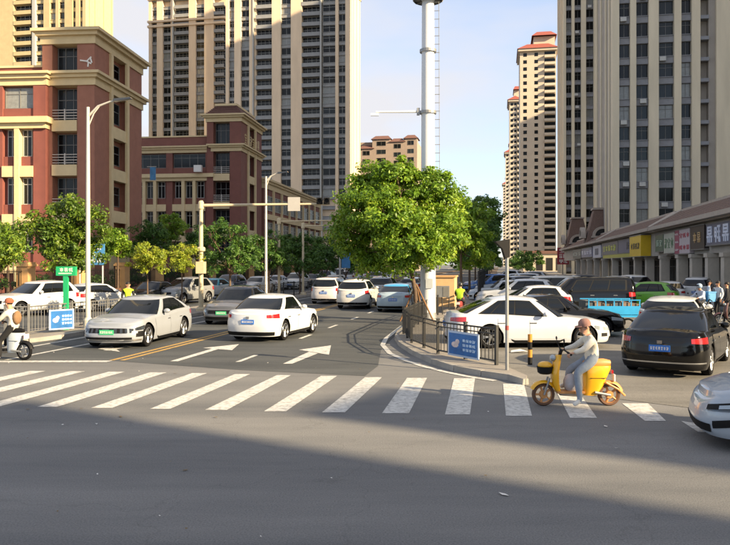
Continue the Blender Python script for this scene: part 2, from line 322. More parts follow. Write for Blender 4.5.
def tower(name, label, O, rz, W, Dp, floors, fh, cols, wall, pier, spandrel, group=None, sides=True, base=0, top='flat', cat='apartment tower', winmull=1, fr=None, lo=0, hi=999, tops=None, sidewins=True, rail=None, ac=False):
    """facade columns: (x0, x1, kind); kinds p pier, w window stack, b balcony stack, g dark recess, s plain wall"""
    t = thing(name, label, cat, (O[0], O[1], 0), rz, group); H = floors * fh + base; rng = random.Random(int(W * 77 + O[0]))
    MB().box(0, W, 1.2, Dp, -.3, H).build('wall', wall, t)
    pm = {}
    for x0, x1, k in cols:
        w = x1 - x0
        if k == 'p': MB().box(x0, x1, -.25, 1.25, -.3, H + .6).build('pier', pier, t)
        elif k == 'q': MB().box(x0, x1, -.5, 1.25, -.3, H + .6).build('downpipe', m_framew, t)
        elif k == 's': MB().box(x0, x1, .3, 1.25, -.3, H + .6).build('wall_strip', wall, t)
        elif k in 'wb':
            sp = CACHE.setdefault(('sp', round(w, 2), k, spandrel.name), None)
            if sp is None:
                if k == 'w': sp = MB().box(0, w, .25, 1.25, 0, fh * .34).box(0, w, .12, .3, fh * .34 - .1, fh * .34).mesh('spandrel', spandrel)
                else:
                    mb = MB().box(0, w, -.35, 1.25, 0, .16).box(0, w, -.35, -.27, .16, .34 * fh)
                    mb.box(0, w, -.37, -.24, fh * .34, fh * .37)
                    sp = mb.mesh('balcony', spandrel)
                CACHE[('sp', round(w, 2), k, spandrel.name)] = sp
            for f in range(floors):
                z = base + f * fh; inst('spandrel' if k == 'w' else 'balcony', sp, t, (x0, 0, z))
                if lo <= z <= hi:
                    g = rng.choice([0, 0, 1, 1, 2, 3])
                    if ac and k == 'w' and rng.random() < .2: inst('air_conditioner', CACHE.setdefault('ac', MB().box(0, .85, -.35, .1, 0, .6).mesh('air_conditioner', mat('ac_white', '#b5b5b0', .6, var=.1))), t, (x0 + rng.uniform(0, max(.05, w - .9)), .1, z + .25))
                    if k == 'w': inst('window', window_mesh(w, fh * .66, (winmull,), rng.choice([0, .68]), fr, g), t, (x0, .62, z + fh * .34))
                    else: inst('window', window_mesh(w, fh * .92, (3,), .7, fr, rng.choice([0, 0, 1])), t, (x0, 1.16, z + .16))
        elif k == 'g':
            for f in range(floors): MB().box(x0, x1, -.1, 1.25, base + f * fh, base + f * fh + .5).build('recess_slab', spandrel, t) if f * fh < 60 else None
    # side elevations: plain wall with a window stack, joined
    if sidewins:
        mb = MB()
        for f in range(floors):
            z = base + f * fh
            for yy in (Dp * .3, Dp * .68):
                mb.box(-.03, .02, yy, yy + 1.5, z + 1, z + 2.5); mb.box(W - .02, W + .03, yy, yy + 1.5, z + 1, z + 2.5)
        o = mb.build('side_windows', m_glass, t); o['kind'] = 'stuff'
    for yy in (1.6, Dp*.3, Dp*.62, Dp - 1.2):
        for xx in (-.22, W - .02): MB().box(xx, xx + .24, yy, yy + .8, -.3, H + .55).build('side_pilaster', pier, t)
    MB().box(-.4, W + .4, -.6, Dp + .4, H + .6, H + 1.5).build('cornice', pier, t)
    for zc in (tops or []): MB().box(-.35, W + .35, -.7, Dp + .35, zc, zc + .7).build('cornice_band', pier, t)
    if top == 'hip':
        rf = MB(); i = min(W, Dp) * .3
        rf.add([(-.6,-.8,H+1.5),(W+.6,-.8,H+1.5),(W+.6,Dp+.6,H+1.5),(-.6,Dp+.6,H+1.5),(i,i,H+4),(W-i,i,H+4),(W-i,Dp-i,H+4),(i,Dp-i,H+4)],
               [(0,1,5,4),(1,2,6,5),(2,3,7,6),(3,0,4,7),(4,5,6,7)]).build('roof', m_tile, t)
        MB().box(W*.35, W*.8, Dp*.3, Dp*.8, H + 4, H + 8).build('lift_house', wall, t)
        MB().add([(W*.3,Dp*.22,H+8),(W*.85,Dp*.22,H+8),(W*.85,Dp*.88,H+8),(W*.3,Dp*.88,H+8),(W*.42,Dp*.4,H+10.5),(W*.72,Dp*.4,H+10.5),(W*.72,Dp*.7,H+10.5),(W*.42,Dp*.7,H+10.5)],
               [(0,1,5,4),(1,2,6,5),(2,3,7,6),(3,0,4,7),(4,5,6,7)]).build('lift_house_roof', m_tile, t)
    return t
m_tile = mat('roof_tile', '#6b4d45', .8, var=.2, scale=6, bump=.3, bscale=15)
m_beige = mat('beige_stone', '#dcc4a6', .8, var=.09, scale=.6, streak=.2)
m_beige2 = mat('pale_stone', '#d6cab0', .8, var=.12, scale=.5, streak=.15)
m_gspan = mat('grey_spandrel', '#8b8b8a', .7, var=.14, scale=1.0)
m_dspan = mat('dark_spandrel', '#85868a', .6, var=.12, scale=1.0)
m_wallg = mat('grey_wall', '#9c958c', .85, var=.1, scale=.4)
m_cream = mat('cream_stone', '#b8a67e', .75, var=.08, scale=.8)

def px_cols(O, spec):
    out = []
    for a, b, k in spec: out.append((kx(a, O), kx(b, O), k))
    return out
# right-hand slab of the pair behind the school
Y0 = 202; O = ((350 - CX) * Y0 / F, Y0); xl = kx(226, O); O1 = (O[0] + N_.x * xl, O[1] + N_.y * xl)
spec = [(226,229,'p'),(229,234.5,'w'),(234.5,241,'p'),(241,249.5,'w'),(249.5,253,'p'),(253,254,'q'),(254,256,'s'),(256,272,'b'),(272,281,'p'),(281,291,'w'),(291,302,'p'),(302,320,'b'),(320.3,321.6,'q'),(322.5,335.5,'w'),(335.5,338.5,'p'),(338.5,345.5,'w'),(345.5,350,'p')]
slabR = tower('apartment_tower', 'wide beige residential slab with stacked grey balconies behind the tiled-roof school', O1, RZ, -xl, 14.6, 39, 2.85, px_cols(O1, spec), m_beige, m_beige, m_gspan, base=.6, fr=m_framew, lo=20, hi=76, tops=[80.2], sidewins=False)
# left-hand slab
Y0 = 249; O = ((224.5 - CX) * Y0 / F, Y0); xl = kx(149, O); O1 = (O[0] + N_.x * xl, O[1] + N_.y * xl)
spec = [(149,152,'p'),(152,157,'w'),(157,163,'p'),(163,171,'w'),(171,172.5,'p'),(172.8,173.8,'q'),(174.5,189,'b'),(189,196,'p'),(196,204.5,'w'),(204.5,214,'p'),(214,224.4,'b')]
slabL = tower('apartment_tower', 'narrower beige residential tower with a gold cornice band, standing between the two schools', O1, RZ, -xl, 14, 34, 3.0, px_cols(O1, spec), m_beige, m_beige, m_gspan, base=.6, fr=m_framew, lo=40, hi=90, tops=[84.5, 86.2, 94], sidewins=False)
# far left tower
Y0 = 216; O = ((0 - CX) * Y0 / F - 8, Y0 + 1)
spec = [(-26,-14,'b'),(-14,14,'p'),(14,31.5,'b'),(31.5,33,'s'),(33,36,'q'),(36,44,'w'),(44,50,'p'),(50,56,'w'),(56,59,'p'),(59,65,'w'),(65,73,'p'),(73,76,'w'),(76,80,'p'),(80,83,'w'),(83,86,'p')]
c0 = px_cols(O, spec); off = c0[0][0]; O1 = (O[0] + N_.x*off, O[1] + N_.y*off)
towL = tower('apartment_tower', 'golden sunlit apartment tower rising behind the red brick school wing', O1, RZ, c0[-1][1]-off, 15, 31, 3.0, [(a-off, b-off, k) for a, b, k in c0], m_cream, m_cream, m_cream, base=.6, fr=m_framew, lo=50, sidewins=False)
# near right tower
Y0 = 106.5; O1 = ((612 - CX) * Y0 / F, Y0)
spec = [(612,619,'p'),(619,630,'w'),(630,636,'p'),(636,648.5,'w'),(648.5,658.5,'p'),(658.5,674,'w'),(674,681,'p'),(681,691.5,'w'),(691.5,700,'p'),(700,709,'g'),(709,716,'s'),(716,742,'p'),(742,760,'w'),(760,772,'p'),(772,790,'w'),(790,800,'p')]
nc = px_cols(O1, spec)
nearR = tower('apartment_tower', 'tall tower with pale stone piers and dark window stacks above the shop row', O1, RZ, nc[-1][1], 17, 33, 3.0, nc, m_wallg, m_beige2, m_dspan, base=1.5, fr=m_frame, lo=5, hi=50, winmull=1, sidewins=False, ac=True)
Y0 = 185; O1 = ((563 - CX) * Y0 / F, Y0)
spec = [(563,566,'p'),(566,571.5,'w'),(571.5,574.5,'p'),(574.5,581,'w'),(581,586,'p'),(586,593.5,'w'),(593.5,597,'p'),(597,603,'w'),(603,611,'p'),(611,620,'w'),(620,640,'p'),(640,660,'w'),(660,690,'p')]
nc = px_cols(O1, spec)
tow2 = tower('apartment_tower', 'grey tower with narrow window stacks standing directly behind the pale-piered tower', O1, RZ, nc[-1][1], 16, 33, 3.15, nc, m_wallg, m_beige2, m_dspan, base=.6, fr=m_frame, lo=10, hi=95, sidewins=False, ac=True)
# receding row of red-roofed towers
def far_tower(label, Y0, xl, xr, floors, Dp, cornice=True):
    O1 = ((xl - CX) * Y0 / F, Y0); W = kx(xr, O1); t = thing('apartment_tower', label, 'apartment tower', (*O1, 0), RZ, 'red-roofed towers receding down the avenue'); H = floors * 3.0
    MB().box(0, W, 0, Dp, -.3, H).build('wall', m_beige_far, t)
    mb = MB(); n = max(2, int(W / 5.2))
    for f in range(floors):
        z = f * 3 + .9
        for i in range(n):
            x = W * .62 * (i + .3) / n; mb.box(x, x + 1.5, -.04, .03, z, z + 1.5)
        for i in range(3): mb.box(-.04, .03, Dp*(i+.3)/3, Dp*(i+.3)/3 + 1.5, z, z + 1.5)
    o = mb.build('windows', m_glass, t); o['kind'] = 'stuff'
    mb = MB()
    for f in range(floors): mb.box(W*.68, W*.98, -1.1, .02, f*3, f*3 + 1.1)
    o = mb.build('balcony_parapets', m_beige_far, t); o['kind'] = 'stuff'
    mb = MB()
    for f in range(floors): mb.box(W*.68, W*.98, -.05, .04, f*3 + 1.1, f*3 + 2.7)
    o = mb.build('balcony_openings', m_glass, t); o['kind'] = 'stuff'
    MB().box(-.8, W + .8, -1.4, Dp + .8, H, H + 1).build('cornice', m_beige_far, t)
    i = 3; MB().add([(-1.2,-1.8,H+1),(W+1.2,-1.8,H+1),(W+1.2,Dp+1,H+1),(-1.2,Dp+1,H+1),(i,i,H+4),(W-i,i,H+4),(W-i,Dp-i,H+4),(i,Dp-i,H+4)],
               [(0,1,5,4),(1,2,6,5),(2,3,7,6),(3,0,4,7),(4,5,6,7)]).build('roof', m_redtile, t)
    MB().box(W*.4, W*1.0, Dp*.3, Dp*.8, H + 3.5, H + 8).build('lift_house', m_beige_far, t)
    MB().add([(W*.34,Dp*.2,H+8),(W*1.05,Dp*.2,H+8),(W*1.05,Dp*.9,H+8),(W*.34,Dp*.9,H+8),(W*.5,Dp*.45,H+11),(W*.9,Dp*.45,H+11),(W*.9,Dp*.6,H+11),(W*.5,Dp*.6,H+11)],
               [(0,1,5,4),(1,2,6,5),(2,3,7,6),(3,0,4,7),(4,5,6,7)]).build('lift_house_roof', m_redtile, t)
    return t
m_beige_far = mat('far_beige_wall', '#bcb09e', .85, var=.06, scale=.3)
m_redtile = mat('red_roof_tile', '#8f4a3c', .8, var=.15, scale=2)
far_tower('sunlit-topped beige tower with red tiled roof next to the grey tower', 312, 520, 556, 31, 20)
far_tower('second red-roofed tower partly hidden behind the sunlit-topped one', 408, 509.5, 521, 31, 22)
far_tower('third tower of the red-roofed row down the avenue', 560, 505.5, 514, 29, 22)
far_tower('small distant tower ending the red-roofed row', 780, 503, 509, 29, 22)
# low-rise block with hipped roof turrets beyond the big tree
Y0 = 270; O1 = ((350 - CX) * Y0 / F, Y0); t = thing('apartment_block', 'pinkish block with hipped roof turrets showing above the big roadside tree', 'apartment block', (*O1, 0), RZ)
m_pink = mat('pinkish_render', '#94857a', .85, var=.1, scale=.4)
zz = lambda y: HC + (HY - y) * Y0 / F
W = kx(417, O1); MB().box(0, W, 0, 14, -.3, zz(143)).build('wall', m_pink, t)
for a, b, top in ((360, 374, 150), (373, 391, 141), (391, 405, 144), (405, 417.5, 141)):
    x0, x1 = kx(a, O1), kx(b, O1); MB().box(x0, x1, -1.5, 2, -.3, zz(top)).build('bay', m_pink, t)
    MB().add([(x0-.5,-2,zz(top)),(x1+.5,-2,zz(top)),(x1+.5,5,zz(top)),(x0-.5,5,zz(top)),(x0+1,0,zz(top-4)),(x1-1,0,zz(top-4)),(x1-1,3,zz(top-4)),(x0+1,3,zz(top-4))],
        [(0,1,5,4),(1,2,6,5),(2,3,7,6),(3,0,4,7),(4,5,6,7),(3,2,1,0)]).build('roof', m_tile, t)
    for f in range(14):
        z = zz(top) - 2.4 - 3*f
        if z > 3: inst('window', window_mesh((x1-x0)*.5, 1.6, (1,), 0, m_frame, f % 2), t, (x0 + (x1-x0)*.25, -1.5, z)); 
# unseen towers added outside the frame, sized and turned to shade the scene
def shade_tower(label, O, W, Dp, H, rz=RZ):
    floors = int(H / 3); fh = (H - 1.5) / floors
    n = max(1, int(W / 6)); cols = []
    for i in range(n): cols += [(W*i/n, W*(i+.35)/n, 'p'), (W*(i+.35)/n, W*(i+1)/n, 's')]
    t = tower('apartment_tower', label, O, rz, W, Dp, floors, fh, cols, m_wallg, m_beige2, m_dspan, sides=True)
    mb = MB()
    for f in range(floors):
        for i in range(n): mb.box(W*(i+.4)/n, W*(i+.95)/n, .26, .31, f*fh + 1, f*fh + 2.5)
    o = mb.build('windows', m_glass, t); o['kind'] = 'stuff'; return t
def tower_at_p(label, p, s, width_p, depth_s, s_t, z_t):
    """tower squared to the sun: p across the rays, s metres towards the sun"""
    H = z_t + (s - s_t) * math.tan(SUN_EL)                 # tall enough to shade up to z_t at s_t
    across = Vector((-SUN_DIR.y, SUN_DIR.x)); o = across * (p + width_p) + Vector(SUN_DIR[:2]) * s
    rz = math.atan2(-across.y, -across.x)
    return shade_tower(label, (o.x, o.y), width_p, depth_s, H, rz)
tower_at_p('broad unseen tower added for shade behind the viewer', -14, 46, 21.65, 18, -12, 0)  # added caster for the foreground shade
tower_at_p('slender unseen tower added for shade on the crosswalk', 10.1, 50, 2.35, 14, -7.0, 0)  # added caster for the narrow shadow over the crosswalk
tower_at_p('long unseen slab added for shade beside the parking lot', 38.6, 55, 90, 16, -25, 45)  # added to shade the school corner, the lot and the near tower
tower_at_p('very tall unseen slab added for shade beyond the parking lot', 140, 10, 29.3, 16, -126, 72)  # added to keep the wide beige slab in shade below its top
tower_at_p('tall narrow unseen tower added for shade beyond the very tall slab', 182.9, 10, 20, 16, -186, 85)  # added to shade the narrower beige tower and the grey one
tower_at_p('tall unseen slab added for shade further down the avenue', 285, 30, 45, 16, -106, 64)  # added to shade the lower storeys of the first red-roofed tower

# ================================================================ school buildings
m_brick = mat('red_brick_tile', '#79453c', .8, var=.1, scale=1.2, bump=.15, bscale=20)
m_maroon = mat('maroon_brick_tile', '#936351', .8, var=.12, scale=1.2, bump=.15, bscale=20)
m_maroon2 = mat('dark_maroon_tile', '#754a40', .8, var=.12, scale=1.2, bump=.15, bscale=20)
m_creamt = mat('cream_trim', '#c8b48c', .75, var=.07, scale=1.5)
m_railw = mat('white_rail', '#b9b3ac', .5, var=.05)
m_sign_w = mat('white_lettering', '#d8d5cf', .5, var=.03)
m_gold = mat('gold_lettering', '#b59a63', .4, .3, var=.05)
def cornice_ring(t, x0, x1, y0, y1, z0, z1, m, name='cornice', proud=.55):
    h = z1 - z0; mb = MB()
    mb.box(x0 - .12, x1 + .12, y0 - .12, y1 + .12, z0, z0 + h*.55)
    mb.box(x0 - proud*.6, x1 + proud*.6, y0 - proud*.6, y1 + proud*.6, z0 + h*.55, z0 + h*.8)
    mb.box(x0 - proud, x1 + proud, y0 - proud, y1 + proud, z0 + h*.8, z1); return mb.build(name, m, t)
def railing(t, x0, x1, y, z0, z1):
    for i in range(4): MB().tube([(x0, y, z0 + (z1-z0)*(i+.6)/4), (x1, y, z0 + (z1-z0)*(i+.6)/4)], .035, 6).build('rail', m_railw, t)
    MB().box((x0+x1)/2-.04, (x0+x1)/2+.04, y-.04, y+.04, z0, z1).build('rail_post', m_railw, t)
def school(name, label, O, rz, wing, wm, tm, TW, TD, FH, zt, mansard, wings_len, bays):
    """local origin at the corner of the corner tower: front runs to -x, side runs to +y.  zt: dict of heights"""
    t = thing(name, label, 'school building', (*O, 0), rz)
    ztop, z2 = zt['top'], zt['c2']
    # corner tower: solid around a recessed bay on the front
    b0, b1 = -TW * .81, -TW * .33
    MB().box(-TW, b0, 0, TD, 0, ztop).build('tower_wall', tm, t)
    MB().box(b0, b1, 1.0, TD, 0, ztop).build('recess_wall', tm, t)
    s0, s1 = TD * .28, TD * .66                                  # window bay in the side wall
    MB().box(b1, 0, 0, s0, 0, ztop).build('tower_wall', tm, t)
    MB().box(b1, -.6, s0, s1, 0, ztop).build('recess_wall', tm, t)
    MB().box(b1, 0, s1, TD, 0, ztop).build('tower_wall', tm, t)
    cornice_ring(t, -TW, 0, 0, TD, zt['top'] - .05, zt['topc'], m_creamt, 'roof_cornice', .7)
    cornice_ring(t, -TW + .7, 0, 0, TD, zt['c2'], zt['c2t'], m_creamt, 'string_course', .6)
    MB().box(-.02, .22, s0 - .02, s0 + .45, 0, zt['top'] - .06).build('trim_post', m_creamt, t)
    MB().box(-.02, .22, s1 - .45, s1 + .02, 0, zt['top'] - .06).build('trim_post', m_creamt, t)
    bz = [zt['c2'] - 3.9 - FH * k for k in range(5)]             # balcony slab heights, top down
    for k, z in enumerate([zt['c2t'] + .1] + [b + .95 for b in bz]):
        if z < .3: continue
        hh = min((zt['top'] if k == 0 else (zt['c2'] if k == 1 else bz[k-2])) - z - .1, 3.3)
        inst('window', window_mesh(b1 - b0 - .1, hh, (2,), .66, m_frame, [1, 1, 0][k % 3]), t, (b0 + .05, .98, z))
        inst('window', window_mesh(s1 - s0 - 1.0, hh - .9, (1,), .6, m_frame, k % 2), t, (-.62, s0 + .5, z + .6), (0, 0, R(90)))
        if k:
            MB().box(b0 + .01, b1 - .01, -.1, 1.0, z - .95, z - .02).build('balcony_slab', m_creamt, t)
            railing(t, b0 + .02, b1 - .02, .02, z, z + .95)
            MB().box(-.5, .12, s0 + .45, s1 - .45, z - .95, z + .1).build('sill_band', m_creamt, t)
    if mansard:
        e = zt['topc']; i = TW * .22; h = zt['roof'] - e
        MB().add([(-TW-.2,-.2,e),(.2,-.2,e),(.2,TD+.2,e),(-TW-.2,TD+.2,e),(-TW+i,i,e+h),(-i,i,e+h),(-i,TD-i,e+h),(-TW+i,TD-i,e+h)],
              [(0,1,5,4),(1,2,6,5),(2,3,7,6),(3,0,4,7),(4,5,6,7)]).build('roof', m_tile, t)
        for k in range(1, 7):
            f = k / 7; q = i * f
            MB().box(-TW-.24+q*1.12, .24-q*1.12, -.26+q*1.1, TD+.24-q*1.1, e + h*f - .03, e + h*f + .05).build('tile_course', m_tile, t)
        MB().box(-TW+i-.2, -i+.2, i-.2, TD-i+.2, e+h, e+h+.3).build('roof_cap', m_creamt, t)
    # long wing to the left
    W0 = -TW + .6; x0 = W0 - wings_len; fy = -.55 if wing else .3
    zr = zt['wing']
    MB().box(x0, W0, fy + .5, 12, 0, zr).build('wing_wall', wm, t)
    MB().box(x0, W0 - .5, fy + 1.2, 11, zr, zr + zt.get('par', 1.0)).build('parapet', wm, t)
    MB().box(x0, W0 - .4, fy + 1.1, 11.1, zr + zt.get('par', 1.0), zr + zt.get('par', 1.0) + .18).build('coping', m_creamt, t)
    mb = MB(); z0, z1 = zt['c2'] - .05, zt['c2t'] - .1; h = z1 - z0
    mb.box(x0, W0 + .1, fy - .05, fy + .6, z0, z0 + h*.5); mb.box(x0, W0 + .25, fy - .3, fy + .6, z0 + h*.5, z0 + h*.8); mb.box(x0, W0 + .45, fy - .55, fy + .6, z0 + h*.8, z1); mb.build('wing_cornice', m_creamt, t)
    led = zt['ledge']
    mb = MB(); mb.box(x0, W0 + .1, fy - .25, fy + .6, led, led + .45); mb.box(x0, W0 + .4, fy - .55, fy + .6, led + .45, led + .95); mb.build('ledge', m_creamt, t)
    x = W0
    while x > x0 + 1:
        bw = bays['bay']; pw = bays['pier']
        MB().box(x - pw, x, fy, fy + .52, 0, z0).build('brick_pier', wm, t)
        a, b = x - pw - bw, x - pw
        hz = z0 - led - 1.0; MB().box(a, b, fy + .15, fy + .52, led + .95, led + .95 + hz*.3).build('spandrel', wm, t)
        inst('window', window_mesh(b - a - .1, hz * .66, (bays['mt'],), .7, m_frame, 3 if wing else 1), t, (a + .05, fy + .42, led + .95 + hz*.31))
        zb = led; n = bays['split']
        for k in range(5):
            zl = zb - FH                                     # one storey below
            if zl < -1: break
            if zl > .2: MB().box(a, b, fy - .12, fy + .52, zl - .3, zl + .62).build('floor_band', m_creamt, t)
            for j in range(n):
                xa = a + (b - a) * j / n; xb = a + (b - a) * (j + 1) / n
                MB().box(xa + .02, xb - .02, fy + .18, fy + .52, max(zl, 0) + .63, max(zl, 0) + 1.45).build('spandrel', wm, t)
                inst('window', window_mesh(xb - xa - .55, zb - max(zl, 0) - 1.5, (1,), .75, m_framew, (j + k) % 3), t, (xa + .27, fy + .44, max(zl, 0) + 1.46))
                if j: MB().box(xa - .21, xa + .21, fy - .22, fy + .5, 0, led - .01).build('mullion_pier', m_creamt, t) if k == 0 else None
            zb = zl - .3
        x = a
    return t
YA = 62.0; OA = ((94.5 - CX) * YA / F, YA)
ZA = lambda y: HC + (HY - y) * YA / F
sa = school('school_building', 'red brick school with cream bands and flat-topped maroon corner tower', OA, R(-4.6), True, m_brick, m_maroon, 4.62, 10.4, 3.78,
       dict(top=ZA(43), topc=ZA(29), c2=ZA(85), c2t=ZA(71.5), wing=ZA(76), par=1.0, ledge=ZA(129)), False, 16, dict(bay=2.72, pier=1.1, mt=1, split=2))
# white emblem of strokes on the tower's front wall
mb = MB(); 
for (a, b, c, d) in ((80,60.4,87,61.4),(87,61.4,91.5,57),(86,61,91.5,64),(88.5,63,88,67),(90.5,58,92,63)):
    p = [(q - 94.5) * YA / F for q in (a, c)]; mb.tube([(p[0], -.05, ZA(b)), (p[1], -.05, ZA(d))], .07, 6)
mb.build('wall_emblem', m_sign_w, sa)
YB = 97.0; OB = ((241 - CX) * YB / F, YB); ZB = lambda y: HC + (HY - y) * YB / F
sb = school('school_building', 'maroon school with hipped tile roof on its corner tower and lettering on the side', OB, R(-7), False, m_maroon2, m_maroon2, 4.7, 10.4, 3.75,
       dict(top=ZB(121), topc=ZB(114), c2=ZB(151), c2t=ZB(144), roof=ZB(104), wing=ZB(146), par=1.6, ledge=ZB(180)), True, 22, dict(bay=4.6, pier=.9, mt=3, split=3))
rng = random.Random(4); mb = MB()
for k in range(6): glyph(mb, 1.6 + k*1.28, ZB(141), 1.0, 1.35, 0, rng, .14)
mb.build('wall_lettering', m_gold, sb, loc=(.03, 0, 0), rot=(0, 0, R(90)))
MB().box(-6.2, -5.2, -.9, -.3, ZB(172), ZB(172)+.9).build('air_conditioner', m_sign_w, sb)
# long low wing beyond the second school's tower
YW = 108.0; OW = ((264 - CX) * YW / F, YW); t = thing('school_building', 'low maroon classroom wing with cream cornice behind the lettered tower', 'school building', (*OW, 0), R(-8.5))
zt_ = HC + (HY - 188) * YW / F
MB().box(-14, 0, 0, 40, 0, zt_).build('wall', m_maroon2, t); cornice_ring(t, -14, 0, 0, 40, zt_, zt_ + 1.5, m_creamt)
for k in range(8):
    for z in (zt_ - 3.2, zt_ - 7.2, zt_ - 11):
        if z > .5: inst('window', window_mesh(3.2, 2.2, (2,), .65, m_framew, k % 3), t, (.03, 1 + k*4.9, z), (0, 0, R(90)))
    MB().box(-.05, .3, k*4.9 + 4.45, k*4.9 + 4.9, 0, zt_ - .05).build('trim_post', m_creamt, t)
MB().box(-.05, .45, .2, 39.8, zt_ - 4.6, zt_ - 3.8).build('floor_band', m_creamt, t)
MB().box(-4.5, -.6, 41, 45, 0, HC + (HY - 200) * 140 / F).build('stair_tower', m_framew, t)

# ================================================================ school boundary wall
m_post = mat('ochre_post', '#b08a5c', .8, var=.12, scale=2)
m_darkiron = mat('dark_iron', '#1e1d1d', .5, .5, var=.1)
CW = -30.0; Y1 = YC(26, CW); dY = .00027 * F * 30
wall = thing('boundary_fence', 'dark iron school fence with ochre pillars running behind the parked cars', 'fence', (*C(CW, Y1), 0), R(90) - PSI)
ds = dY / math.cos(PSI)
pm = MB().box(-.4, .4, -.4, .4, 0, 2.35).box(-.5, .5, -.5, .5, 2.35, 2.5).box(-.43, .43, -.43, .43, 2.5, 2.62).box(-.47, .47, -.47, .47, 0, .35).mesh('pillar', m_post)
bm_ = MB()
nb = 34
for k in range(nb):
    x = .5 + (ds - 1.0) * k / (nb - 1); bm_.box(x - .014, x + .014, -.014, .014, .6, 2.15)
bm_.box(.42, ds - .42, -.02, .02, .7, .75).box(.42, ds - .42, -.02, .02, 2.0, 2.05); bmm = bm_.mesh('iron_bars', m_darkiron)
lw = MB().box(.42, ds - .42, -.16, .16, 0, .6).mesh('dwarf_wall', m_maroon)
for k in range(-2, 24):
    inst('pillar', pm, wall, (k * ds, 0, 0)); inst('iron_bars', bmm, wall, (k * ds, 0, 0))['kind'] = 'stuff'; inst('dwarf_wall', lw, wall, (k * ds, 0, 0))
m_bluebd = mat('blue_board', '#3f79a8', .5, var=.25, scale=2.5)
p = A(92, 264, 45); nb_ = thing('notice_board', 'blue and white notice board on posts behind the lamp post', 'notice board', (p[0], p[1], 0), R(-4))
MB().box(-.95, .8, -.05, .05, 2.45, 3.75).build('panel', m_bluebd, nb_)
for x in (-.8, .65): MB().tube([(x, .06, 0), (x, .06, 3.7)], .05, 8).build('post', m_railw, nb_)
rng = random.Random(2); mb = MB()
for i in range(3):
    for j in range(4): glyph(mb, -.85 + j*.4, 2.6 + i*.38, .26, .22, -.05, rng, .18, dy=.012)
mb.build('lettering', m_sign_w, nb_)
p = A(138, 174, 66); fl = thing('wall_banner', 'small blue banner hung at the edge of the brick school tower', 'banner', (p[0] + .15, p[1] + 3.2, 0), R(-4.6))
MB().box(0, .55, -.03, .03, HC + 84 * 69 / F, HC + 97 * 69 / F).build('cloth', m_bluebd, fl); MB().tube([(-.3, 0, HC + 97 * 69 / F + .05), (.6, 0, HC + 97 * 69 / F + .05)], .03, 6).build('bracket', m_railw, fl)

# ================================================================ shop row on the right
m_shop = mat('shop_render', '#a09a90', .85, var=.12, scale=1.0)
m_shopcol = mat('shop_column', '#b5aea2', .8, var=.12, scale=1.5)
m_dark = mat('dark_interior', '#141414', .6, var=.3, scale=.8)
m_brownt = mat('brown_roof_tile', '#6f5a50', .85, var=.2, scale=5, bump=.3, bscale=12)
m_ridge = mat('pale_ridge', '#a79c90', .8, var=.1)
CS = 13.8; YS0 = 34.0
def SX(x): return (YC(x, CS) - YS0) / math.cos(PSI)          # photo column -> metres along the shop front
shops = thing('shop_row', 'row of shops with brown mansard tile roof and stone columns along the parking lot', 'shops', (*C(CS, YS0), 0), R(90) - PSI)
LS = 128
MB().box(0, LS, -9, -3.2, 0, 5.6).build('wall', m_shop, shops)
MB().box(0, LS, -3.21, -.3, 3.22, 5.35).build('fascia', m_shop, shops)
MB().box(0, LS, -3.2, .2, 5.35, 5.7).build('eave', m_ridge, shops)
cxs = [SX(x) for x in (722, 706, 690.5, 677, 660, 645.5, 634, 622, 612, 602, 594, 587, 581, 576)]
cxs = [4.5] + sorted(cxs)
colm = MB().box(-.35, .35, -.7, 0, 0, 3.22).box(-.42, .42, -.78, .08, 0, .5).box(-.42, .42, -.78, .08, 2.95, 3.215).mesh('column', m_shopcol)
for i, x in enumerate(cxs):
    inst('column', colm, shops, (x, -.02, 0))
    if i + 1 < len(cxs):
        a, b = x + .5, cxs[i+1] - .5; MB().box(a, b, -3.24, -3.18, .1, 3.1).build('shopfront', m_dark, shops)
        w = (b - a) / 4
        for k in range(4): inst('shop_window', window_mesh(w - .08, 2.85, (1,), .75, m_frame, [0, 2, 1, 0][(k + i) % 4], dep=.1), shops, (b - k*w - .04, -3.15, .12), (0, 0, math.pi))
